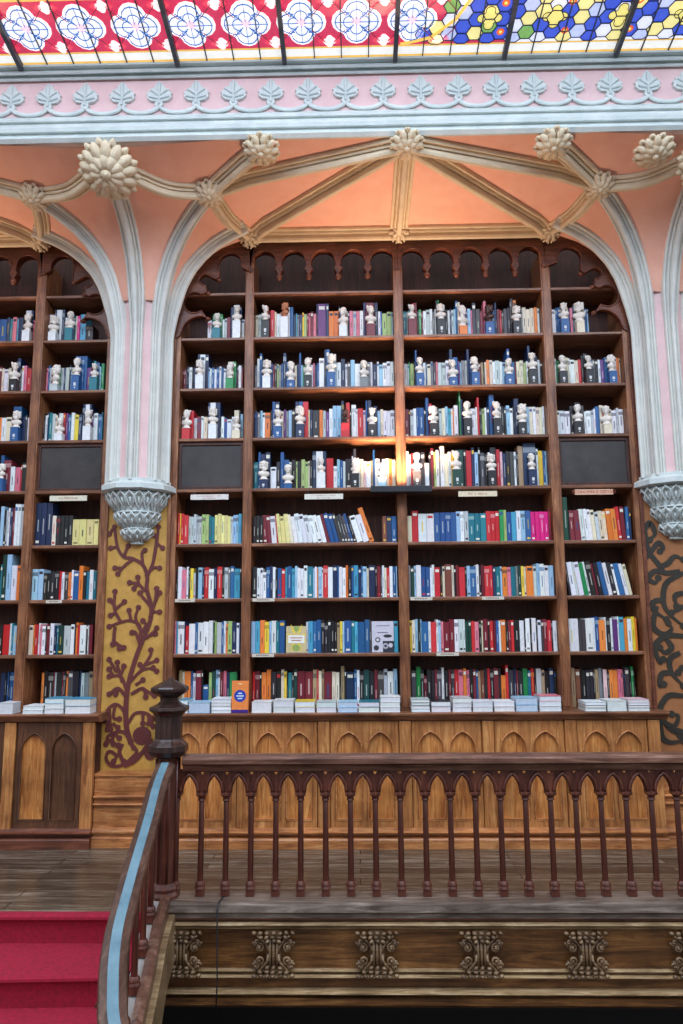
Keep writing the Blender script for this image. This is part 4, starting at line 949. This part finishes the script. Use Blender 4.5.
for i, b_ in enumerate(BU):
    row, bay, px, yt, yb, pc = b_[:6]; mat = b_[6] if len(b_) > 6 else 'bust'
    Y = .045; pb = at(px, yb, Y); pt = at(px, yt, Y); H = pt.z-pb.z; zs = RZ[row]+.0005
    bc_[(row, bay)] = bc_.get((row, bay), 0)+1; k = bc_[(row, bay)]; n = bt[(row, bay)]
    cname = {'bust': 'white', 'terra': 'terracotta coloured', 'darkbust': 'dark bronze coloured'}[mat]
    nth = 'the only one' if n == 1 else f'{ORD[k]} of {n} from left'
    t = empty('portrait_bust', (pb.x, Y, zs), cap16(f"{cname} portrait bust, {nth}, {ROWN[row]} of {BAYN[bay]}", f"{cname} bust, {nth}, {ROWN[row]}, {BAYN[bay]}"), 'bust', 'portrait busts on the bookcase shelves')
    hz = max(.012, pb.z-zs); c = CN[pc][0]
    m_ = MB(); m_.box(pb.x-.034, pb.x+.034, Y-.034, Y+.034, zs, zs+hz, c); m_.box(pb.x-.036, pb.x+.036, Y-.036, Y+.036, zs+hz-.006, zs+hz, c)
    if hz > .05 and pc in 'kndjb': m_.box(pb.x-.010, pb.x+.010, Y-.0355, Y-.03, zs+hz*.3, zs+hz*.5, (220, 220, 220)); m_.box(pb.x-.006, pb.x+.006, Y-.0355, Y-.03, zs+hz*.15, zs+hz*.22, (220, 220, 220))
    m_.build('pedestal', M['book'], t)['label'] = f'{CN[pc][1]} pedestal'
    o = bpy.data.objects.new('bust', bmat(i % 3 if mat == 'bust' else 1, mat)); COL.objects.link(o); o.parent = t; s_ = H/.168
    o.location = (0, 0, hz); o.scale = (s_*1.02, min(s_, 1), s_); o.rotation_euler = (0, 0, R([-25, 18, 0, 35, -40][i % 5]))

# ------------------------------------------------------------------ shelf signs
def txt(s, size, loc, mat, parent, name='lettering'):
    cu = bpy.data.curves.new(name, 'FONT'); cu.body = s; cu.size = size; cu.align_x = 'CENTER'; cu.align_y = 'CENTER'; cu.extrude = .0006
    o = bpy.data.objects.new('t', cu); COL.objects.link(o)
    dg = bpy.context.evaluated_depsgraph_get(); dg.update(); me = bpy.data.meshes.new_from_object(o.evaluated_get(dg)); bpy.data.objects.remove(o)
    me.transform(Matrix.Rotation(pi/2, 4, 'X')); me.materials.clear(); me.materials.append(M[mat])
    o = bpy.data.objects.new(name, me); COL.objects.link(o); o.parent = parent; o.location = loc; return o
M['ink'] = plaster('red_brown_ink', (150, 60, 48), (160, 70, 56), .6)
SG = [(49.5, 87, 495.5, 501, 'L2', (226, 220, 196), 'one'), (190.5, 228.5, 494, 500, 'A', (226, 220, 212), 'two'), (304.5, 343, 493.5, 499.5, 'B', (226, 222, 208), 'two'), (458.5, 497, 490.5, 497, 'C', (228, 212, 180), 'one'), (575, 613, 488.8, 495, 'D', (226, 180, 150), 'ECONOMIA E GESTÃO')]
for a, b_, y0, y1, bay, c, s in SG:
    Y = -.012; p0, p1 = at(a, y1, Y), at(b_, y0, Y); zc = (p0.z+p1.z)/2; xc = (p0.x+p1.x)/2; hh_ = .046; zz = RZ[4]-.034
    t = empty('shelf_sign', (xc, Y, zc), f"{'pale orange' if bay == 'D' else ('cream' if bay in 'CL2' else 'white')} sign with red lettering under fourth shelf, {BAYN[bay]}", 'sign', 'subject signs hanging under the fourth shelf')
    m_ = MB(); m_.box(p0.x, p1.x, Y, Y+.006, zc-hh_/2, zc+hh_/2, c); m_.build('card', M['sign'], t)
    m_ = MB(); m_.box(p0.x+.03, p0.x+.036, Y+.001, Y+.006, zc, zz+.004); m_.box(p1.x-.036, p1.x-.03, Y+.001, Y+.006, zc, zz+.004); m_.build('hanger', M['iron'], t)
    if s == 'ECONOMIA E GESTÃO': txt(s, .036, (0, -.001, 0), 'ink', t)
    else:
        m_ = MB(); ls = [(0, .5)] if s == 'one' else [(.009, .62), (-.010, .34)]; W_ = p1.x-p0.x; r2 = random.Random(int(a))
        for dz, f_ in ls:
            x = xc-W_*f_/2; hl = .018 if s == 'one' else .010
            while x < xc+W_*f_/2:
                lw_ = hl*.55; m_.box(x, x+lw_*.25, Y-.0008, Y, zc+dz-hl/2, zc+dz+hl/2)
                if r2.random() < .7: q_ = r2.choice((-.5, -.1, .35)); m_.box(x, x+lw_, Y-.0008, Y, zc+dz+hl*q_, zc+dz+hl*(q_+.15))
                if r2.random() < .5: m_.box(x+lw_*.8, x+lw_, Y-.0008, Y, zc+dz-hl/2, zc+dz+hl/2)
                x += hl*(.85 if r2.random() < .85 else 1.6)
        m_.build('lettering', M['ink'], t)
for a, b_, y, row, bay in ((175, 195, 599, 6, 'A'), (252.5, 274.5, 598.8, 6, 'B'), (252, 274, 655, 7, 'B'), (410.5, 432.5, 598, 6, 'C'), (482, 504, 597, 6, 'C'), (436.5, 459, 654, 7, 'C'), (46, 62, 599.5, 6, 'L2')):
    Y = -.006; x0, x1 = at(a, y, Y).x, at(b_, y, Y).x; zz = RZ[row]-.016
    m_ = MB(); m_.box(x0, x1, Y, Y+.002, zz-.013, zz+.013, (214, 206, 190)); 
    for k in range(8): m_.box(x0+(x1-x0)*(.2+.075*k), x0+(x1-x0)*(.24+.075*k), Y-.0006, Y, zz-.005, zz+.006, (110, 80, 76))
    o = m_.build('shelf_label', M['sign']); recentre(o, ((x0+x1)/2, Y, zz))
    where = {('C', 410.5): 'left end of sixth shelf edge, wide right bay', ('C', 482): 'middle of sixth shelf edge, wide right bay', ('C', 436.5): 'seventh shelf edge, wide right bay'}.get((bay, a), f'{ROWN[row]} edge, {BAYN[bay]}')
    tag(o, f'small cream label strip on {where}', 'label', 'small label strips on shelf edges')

# ------------------------------------------------------------------ uplight
x0, x1 = at(370.5, 486, -.16).x, at(432, 486, -.16).x; zl = at(400, 486.5, -.16).z
lt = empty('uplight', ((x0+x1)/2, -.1, zl), 'long black trough uplight fixed on the central bookcase post', 'lamp')
m_ = MB(); m_.plate([[(-.17, zl-.045), (-.05, zl-.045), (-.05, zl+.01), (-.062, zl+.01), (-.062, zl-.03), (-.155, zl-.03), (-.155, zl+.005), (-.17, zl+.005)]], lambda u, v, w: (x0+w, u, v), x1-x0)
m_.build('trough', M['iron'], lt, .003)
m_ = MB(); m_.box(x0+.04, x1-.04, -.145, -.07, zl-.03, zl-.022); m_.build('tube', M['lamp'], lt)
m_ = MB(); m_.box((x0+x1)/2-.03, (x0+x1)/2+.03, -.055, .0, zl-.04, zl-.01); m_.build('bracket', M['iron'], lt)
def area(name, loc, rot, sx, sy, e, col, spread=None):
    l = bpy.data.lights.new(name, 'AREA'); l.shape = 'RECTANGLE'; l.size = sx; l.size_y = sy; l.energy = e; l.color = lin(col) if max(col) > 1 else col
    if spread: l.spread = spread
    o = bpy.data.objects.new(name, l); COL.objects.link(o); o.location = loc; o.rotation_euler = rot; return o
E_UP = 19
area('uplight_glow', ((x0+x1)/2, -.108, zl-.018), (pi, 0, 0), x1-x0-.06, .07, E_UP, (255, 214, 178), R(108))
area('uplight_glow', ((x0+x1)/2-4.557, -.108, zl-.018), (pi, 0, 0), x1-x0-.06, .07, E_UP, (255, 214, 178), R(108))
area('uplight_glow', ((x0+x1)/2+4.557, -.108, zl-.018), (pi, 0, 0), x1-x0-.06, .07, E_UP, (255, 214, 178), R(108))

# ------------------------------------------------------------------ gallery edge: kerb, balustrade, fascia
YB = -1.29
XF = at(166, 930, -1.42).x; XE = 4.2
base_z = .03
kb = MB(); extr(kb, [(-1.14, -.06), (-1.14, .0), (-1.2, .0), (-1.21, .03), (-1.40, .03), (-1.425, .02), (-1.43, -.02), (-1.41, -.035), (-1.41, -.06)], XF, XE)
o = kb.build('kerb', M['kerb']); o.name = 'trim_2'; tag(o, 'worn grey wooden kerb under the balustrade', kind='structure')
bal = empty('balustrade', (1, YB, base_z), 'dark mahogany gallery balustrade with pointed arches along the floor edge', 'balustrade')
zc_ = at(400, 791.5, YB).z; zr0 = at(400, 769.5, YB).z; zr1 = at(400, 755.5, YB-.07).z
x_0 = at(200, 890, YB).x; x_1 = at(657.5, 892, YB).x; dx = (x_1-x_0)/18
zb_ = base_z
def balmesh(x, zb, ztop, mat='mahog', par=None, Y=YB):
    m_ = MB(); H = ztop-zb
    def sq(r, z0, z1): m_.lathe((x, Y, zb), [(r, z0), (r, z1)], 4, smooth=False, ph=pi/4)
    sq(.036, 0, .045); m_.lathe((x, Y, zb), [(.036, .045), (.030, .06), (.033, .068), (.030, .078), (.022, .09)], 8, smooth=False, ph=pi/8)
    m_.lathe((x, Y, zb), [(.019, .085), (.0185, H*.5), (.0175, H-.05)], 10)
    m_.lathe((x, Y, zb), [(.018, H-.055), (.026, H-.05), (.022, H-.04), (.024, H-.03), (.034, H-.018)], 8, smooth=False, ph=pi/8); sq(.046, H-.018, H)
    return m_.build('baluster', M[mat], par, .0015)
b0 = balmesh(x_0, zb_, zc_, par=bal)
for k in range(-1, 22):
    if k and x_0+k*dx < XE: c = b0.copy(); COL.objects.link(c); c.parent = bal; c.location.x = k*dx
xs0, xs1 = x_0-dx, x_0+21*dx
# arcade plate
lp = [(xs1, zr0+.006), (xs0, zr0+.006), (xs0, zc_)]
tri_h = []; 
tb = MB()
for k in range(22):
    a = xs0+k*dx; r_ = .022; pts = lancet(a+r_, a+dx-r_, zc_, zc_+.0, zr0-.022, 7)[2:]
    seq = pts[::-1]
    lp += seq
    tb.tube([(u, YB-.016, v) for u, v in pts], .013, 6); tb.tube([(u, YB+.016, v) for u, v in pts], .013, 6)
    tri_h.append([(a+dx-.014, zr0-.010), (a+dx+.014, zr0-.010), (a+dx, zr0-.032)])
lp.append((xs1, zc_))
m_ = MB(); m_.plate([lp]+tri_h[:-1], mpXZ(YB-.012), .024); m_.build('arcade', M['mahog'], bal)
tb.build('arch_moulding', M['mahog'], bal)
m_ = MB(); extr(m_, [(YB-.035, zr0), (YB+.035, zr0), (YB+.04, zr0+.03), (YB+.075, zr0+.045), (YB+.075, zr1-.02), (YB+.06, zr1-.004), (YB, zr1+.003), (YB-.06, zr1-.004), (YB-.078, zr1-.02), (YB-.078, zr0+.05), (YB-.045, zr0+.035)], xs0+.04, XE)
m_.build('handrail', M['mahogh'], bal)
# fascia
fz = lambda py: at(400, py, -1.4).z
YFa = -1.37
fas = empty('fascia', (1, YFa, fz(970)), 'carved walnut fascia board with gilded mouldings under the balustrade', 'fascia')
m_ = MB(); m_.box(XF, XE, YFa, YFa+.06, fz(1008), -.06); m_.build('board', M['walnut'], fas)
m_ = MB()
extr(m_, [(YFa+.01, -.06), (YFa-.03, -.06), (YFa-.03, -.075), (YFa-.01, fz(921)), (YFa+.01, fz(921))], XF, XE)
m_.build('dark_cove', M['redwood'], fas)
m_ = MB()
def mould(zt, zbm, out): 
    extr(m_, [(YFa+.01, zt), (YFa-out*.6, zt), (YFa-out, (zt*.7+zbm*.3)), (YFa-out*.8, (zt+zbm)/2), (YFa-out*.5, zt*.35+zbm*.65), (YFa-out*.35, zbm), (YFa+.01, zbm)], XF, XE)
mould(fz(922.5), fz(930), .045); mould(fz(970.5), fz(974.5), .03); mould(fz(975.5), fz(980), .045); mould(fz(990), fz(996.5), .065)
m_.build('moulding', M['giltwood'], fas)
m_ = MB(); extr(m_, [(YFa+.01, fz(997)), (YFa-.05, fz(997)), (YFa-.05, fz(1004)), (YFa-.03, fz(1007.5)), (YFa+.01, fz(1007.5))], XF, XE); m_.build('bottom_moulding', M['walnut'], fas)
# carved brackets
bx0 = at(274, 950, YFa).x; bx1 = at(585, 950, YFa).x; bdx = (bx1-bx0)/3
zt_, zb2 = fz(931), fz(977)
def spiral(m_, cx, cz, r, sg, vg, turns=1.4, Y=YFa-.03):
    pts = []
    for k in range(16):
        t = k/15; a = t*turns*2*pi; rr = r*(1-.75*t); pts.append((cx+sg*rr*cos(a), Y-.012*t, cz+vg*rr*sin(a)))
    m_.tube(pts, .008, 6)
    m_.ell((cx, Y-.012, cz), (r*.3, .012, r*.3))
def bracket(x):
    m_ = MB(); zc2 = (zt_+zb2)/2; hh2 = (zt_-zb2)/2; rr = random.Random(5)
    for sg in (-1, 1):
        for vg in (-1, 1):
            spiral(m_, x+sg*.085, zc2+vg*hh2*.28, .030, sg, vg); spiral(m_, x+sg*.105, zc2+vg*hh2*.52, .022, sg, -vg, 1.1)
            m_.tube([(x+sg*.03, YFa-.03, zc2), (x+sg*.035, YFa-.035, zc2+vg*hh2*.3), (x+sg*.055, YFa-.035, zc2+vg*hh2*.5), (x+sg*.1, YFa-.03, zc2+vg*hh2*.8)], .009, 6)
    for vg in (-1, 1):
        for i in range(7):
            for j in range(3):
                u = (i-3)/3; 
                if abs(u) > 1.05-j*.33: continue
                m_.ell((x+u*.115+rr.uniform(-.004, .004), YFa-.038-rr.uniform(0, .012), zc2+vg*hh2*(.93-j*.17)), (.017, .016, .012), n=7, m=5, T=Matrix.Rotation(rr.uniform(-.8, .8), 3, 'Y'))
    for u in (-.022, 0, .022): m_.tube([(x+u, YFa-.028, zc2-hh2*.6), (x+u, YFa-.032, zc2), (x+u, YFa-.028, zc2+hh2*.6)], .010, 6)
    m_.box(x-.045, x+.045, YFa-.02, YFa+.005, zb2, zt_)
    return m_.build('carved_bracket', M['carved'], fas)
k0_ = bracket(bx0)
for k in (-1, 1, 2, 3, 4, 5, 6):
    c = k0_.copy(); COL.objects.link(c); c.parent = fas; c.location.x = k*bdx*(.90 if k == -1 else 1)

cx_ = at(217, 950, YFa-.08).x
m_ = MB(); m_.tube([(cx_+.025, -1.25, .036), (cx_+.01, -1.33, .036), (cx_, -1.42, .036), (cx_-.004, -1.44, .0), (cx_, -1.45, -.2), (cx_+.004, -1.45, -.4), (cx_, -1.45, -.56)], .0045, 6, up=(1, 0, .01))
o = m_.build('cable', M['iron']); recentre(o, (cx_, -1.44, -.2)); tag(o, 'thin black cable hanging down over the kerb and carved fascia', 'cable')
# newel post
nx_ = at(168.5, 745, YB-.02).x; nY = YB-.02
nw = empty('newel_post', (nx_, nY, 0), 'dark octagonal newel post with pointed cap at stair head', 'newel post')
nz = lambda py: at(168, py, nY).z
def oct_(m_, pr): m_.lathe((nx_, nY, 0), pr, 8, smooth=False, ph=pi/8)
sc_ = 1/ (F/ (nY-CAM.y)) * 1.0
def rpx(w): return w*(nY-CAM.y)/F*1.06/2
m_ = MB(); oct_(m_, [(.004, nz(677)), (rpx(5), nz(679)), (rpx(33), nz(686.5)), (rpx(35), nz(688)), (rpx(35), nz(690.5)), (rpx(30), nz(693)), (rpx(18), nz(697)), (rpx(17), nz(701)), (rpx(24), nz(704)), (rpx(36), nz(706.5)), (rpx(37), nz(709.5)), (rpx(30), nz(712.5)), (rpx(27), nz(715))]); m_.build('cap', M['newel'], nw, .002)
m_ = MB(); oct_(m_, [(rpx(25), nz(715)), (rpx(25), nz(738)), (rpx(27), nz(740)), (rpx(36), nz(744.5)), (rpx(36.5), nz(750)), (rpx(31), nz(755)), (rpx(24), nz(757))]); m_.build('lantern_block', M['newel'], nw, .002)
m_ = MB()
oct_(m_, [(rpx(20), .12), (rpx(20), nz(756))]); oct_(m_, [(rpx(27), 0.0), (rpx(27), .05), (rpx(24), .07), (rpx(25), .09), (rpx(20), .12)])
for i in range(8): a = i*pi/4+pi/8; m_.tube([(nx_+rpx(20.5)*cos(a), nY+rpx(20.5)*sin(a), .13), (nx_+rpx(20.5)*cos(a), nY+rpx(20.5)*sin(a), nz(758))], .008, 6)
m_.build('shaft', M['mahog'], nw)

# ------------------------------------------------------------------ stair
SL = .45
def railz(Y): return .865+SL*min(0, (Y-nY+.02)) 
def onrail(px, py, dz=0):
    lo, hi = CAM.y+1.0, 0.5
    for _ in range(50):
        mid = (lo+hi)/2
        if at(px, py, mid).z > railz(mid)+dz: lo = mid      # nearer camera -> higher on a downward ray
        else: hi = mid
    return at(px, py, (lo+hi)/2)
rp = [Vector((nx_+.005, nY-.08, railz(nY-.08)))]+[onrail(*q) for q in ((157, 788), (149.5, 817), (142, 843), (134.5, 869), (125.8, 901), (117.8, 933), (113.6, 965), (112.6, 995), (113, 1020))]
d_ = rp[-1]-rp[-2]; rp += [rp[-1]+d_*1.0+Vector((.02, 0, 0)), rp[-1]+d_*2.2+Vector((.07, 0, 0))]
rp3 = []
E_ = [rp[0]*2-rp[1]]+rp+[rp[-1]*2-rp[-2]]
for i in range(1, len(E_)-2):
    for k in range(5):
        t = k/5; a, b_, c, d = E_[i-1:i+3]; rp3.append(.5*((2*b_)+(c-a)*t+(2*a-5*b_+4*c-d)*t*t+(3*b_-3*c+d-a)*t**3))
rp3.append(rp[-1])
st = empty('stair_railing', rp[0], 'curving stair handrail with pale blue top running down beside red steps', 'stair railing')
m_ = MB(); m_.sweep(rp3, [(-.05, -.03), (-.062, -.006), (-.056, .008), (-.027, .02), (.027, .02), (.056, .008), (.062, -.006), (.05, -.03), (.03, -.05), (-.03, -.05)], (0, 0, 1)); m_.build('handrail', M['railside'], st)
m_ = MB(); m_.sweep([p+Vector((0, 0, .0)) for p in rp3], [(-.0235, .016), (-.0235, .0225), (.0235, .0225), (.0235, .016)], (0, 0, 1)); m_.build('rail_top_strip', M['railblue'], st)['label'] = 'pale blue strip along handrail top'
sp3 = [p+Vector((-.03, 0, -.80)) for p in rp3]
m_ = MB(); m_.sweep(sp3, [(-.05, -.35), (-.05, 0), (.045, 0), (.045, -.35)], (0, 0, 1)); m_.build('string', M['stone'], st)['label'] = 'pale worn string board'
m_ = MB(); m_.sweep([p+Vector((.055, 0, .01)) for p in sp3], [(-.03, -.34), (-.03, .015), (.0, .03), (.03, .015), (.03, -.34)], (0, 0, 1)); m_.build('string_capping', M['mahogh'], st)
m_ = MB(); m_.sweep([p+Vector((.10, 0, -.06)) for p in sp3], [(-.02, -.27), (-.02, .0), (.02, -.0), (.02, -.27)], (0, 0, 1)); m_.build('gilded_edge', M['giltwood'], st)
# balusters of the stair
acc = 0; last = None
L_ = [0]
for a, b_ in zip(rp3, rp3[1:]): L_.append(L_[-1]+(b_-a).length)
s_ = .17
while s_ < L_[-1]-.05:
    i = max(j for j in range(len(L_)) if L_[j] <= s_); t = (s_-L_[i])/(L_[i+1]-L_[i]); p_ = rp3[i].lerp(rp3[i+1], t)
    balmesh(p_.x-.03, p_.z-.80, p_.z-.045, par=st, Y=p_.y); s_ += .24
# carpeted steps
ss = empty('staircase', (-2.4, -1.5, 0), 'crimson carpeted steps descending toward the viewer at lower left', 'stairs')
RI, TR = .17, .38
def edgeY(x, k): 
    return -1.50-k*TR-(.05*k)*((max(0, -1.25-x))/1.0)**1.0*.8
for k in range(6):
    z0_ = -k*RI; m_ = MB(); nX = 14; xa = -4.6; 
    def xr(Y):
        Yq = max(rp3[-1].y, min(rp3[0].y, Y)); best = min(rp3, key=lambda p: abs(p.y-Yq)); return best.x-.085
    rows = []
    for i in range(nX+1):
        f_ = i/nX; row = []
        ye = edgeY(xa+(-1.2-xa)*f_, k); yb_ = ye+TR+.2 if k else ye+.03
        x = xa+(xr(ye)-xa)*f_
        for (yy, zz) in ((yb_, z0_), (ye+.01, z0_), (ye-.012, z0_-.002), (ye-.026, z0_-.012), (ye-.028, z0_-.026), (ye-.015, z0_-.038), (ye+.0, z0_-.045), (ye+.006, z0_-RI-.02), (yb_, z0_-RI-.02)):
            row.append((x, yy, zz))
        rows.append(row)
    n = 9; vs = [p for r_ in rows for p in r_]; fs = [(i*n+j, i*n+(j+1) % n, (i+1)*n+(j+1) % n, (i+1)*n+j) for i in range(nX) for j in range(n)]
    fs += [tuple(range(n)), tuple(nX*n+j for j in range(n))]
    m_.add(vs, fs, (255, 255, 255)); 
    o = m_.build('carpeted_step', M['carpet'], ss)
# landing edge on the left under planks
m_ = MB(); m_.box(-4.6, XF, -1.475, -1.33, -.06, -.0005); o = m_.build('landing_edge', M['floor'], None); o.name = 'trim_3'; tag(o, 'worn boards at the stair head', kind='structure')

# ------------------------------------------------------------------ light
w = bpy.data.worlds.new('World'); S.world = w; w.use_nodes = True; nt = w.node_tree; bg = nt.nodes['Background']
tc = nt.nodes.new('ShaderNodeTexCoord'); sx = nt.nodes.new('ShaderNodeSeparateXYZ'); nt.links.new(tc.outputs['Generated'], sx.inputs[0])
cr = nt.nodes.new('ShaderNodeValToRGB'); nt.links.new(sx.outputs['Z'], cr.inputs[0])
cr.color_ramp.elements[0].position = .0; cr.color_ramp.elements[0].color = (.15, .14, .14, 1); cr.color_ramp.elements[1].position = .45; cr.color_ramp.elements[1].color = (.82, .90, 1, 1)
nt.links.new(cr.outputs[0], bg.inputs[0]); bg.inputs[1].default_value = 1.05
area('skylight_daylight', (0, -3.7, 6.0), (R(12), 0, 0), 8, 3.4, 500, (214, 232, 255))
S.view_settings.view_transform = 'Standard'; S.view_settings.look = 'None'; S.view_settings.gamma = 1; S.view_settings.use_curve_mapping = False
S.view_settings.exposure = .3
for o in S.objects:
    if o.name.startswith('window_1'): o['kind'] = 'structure'
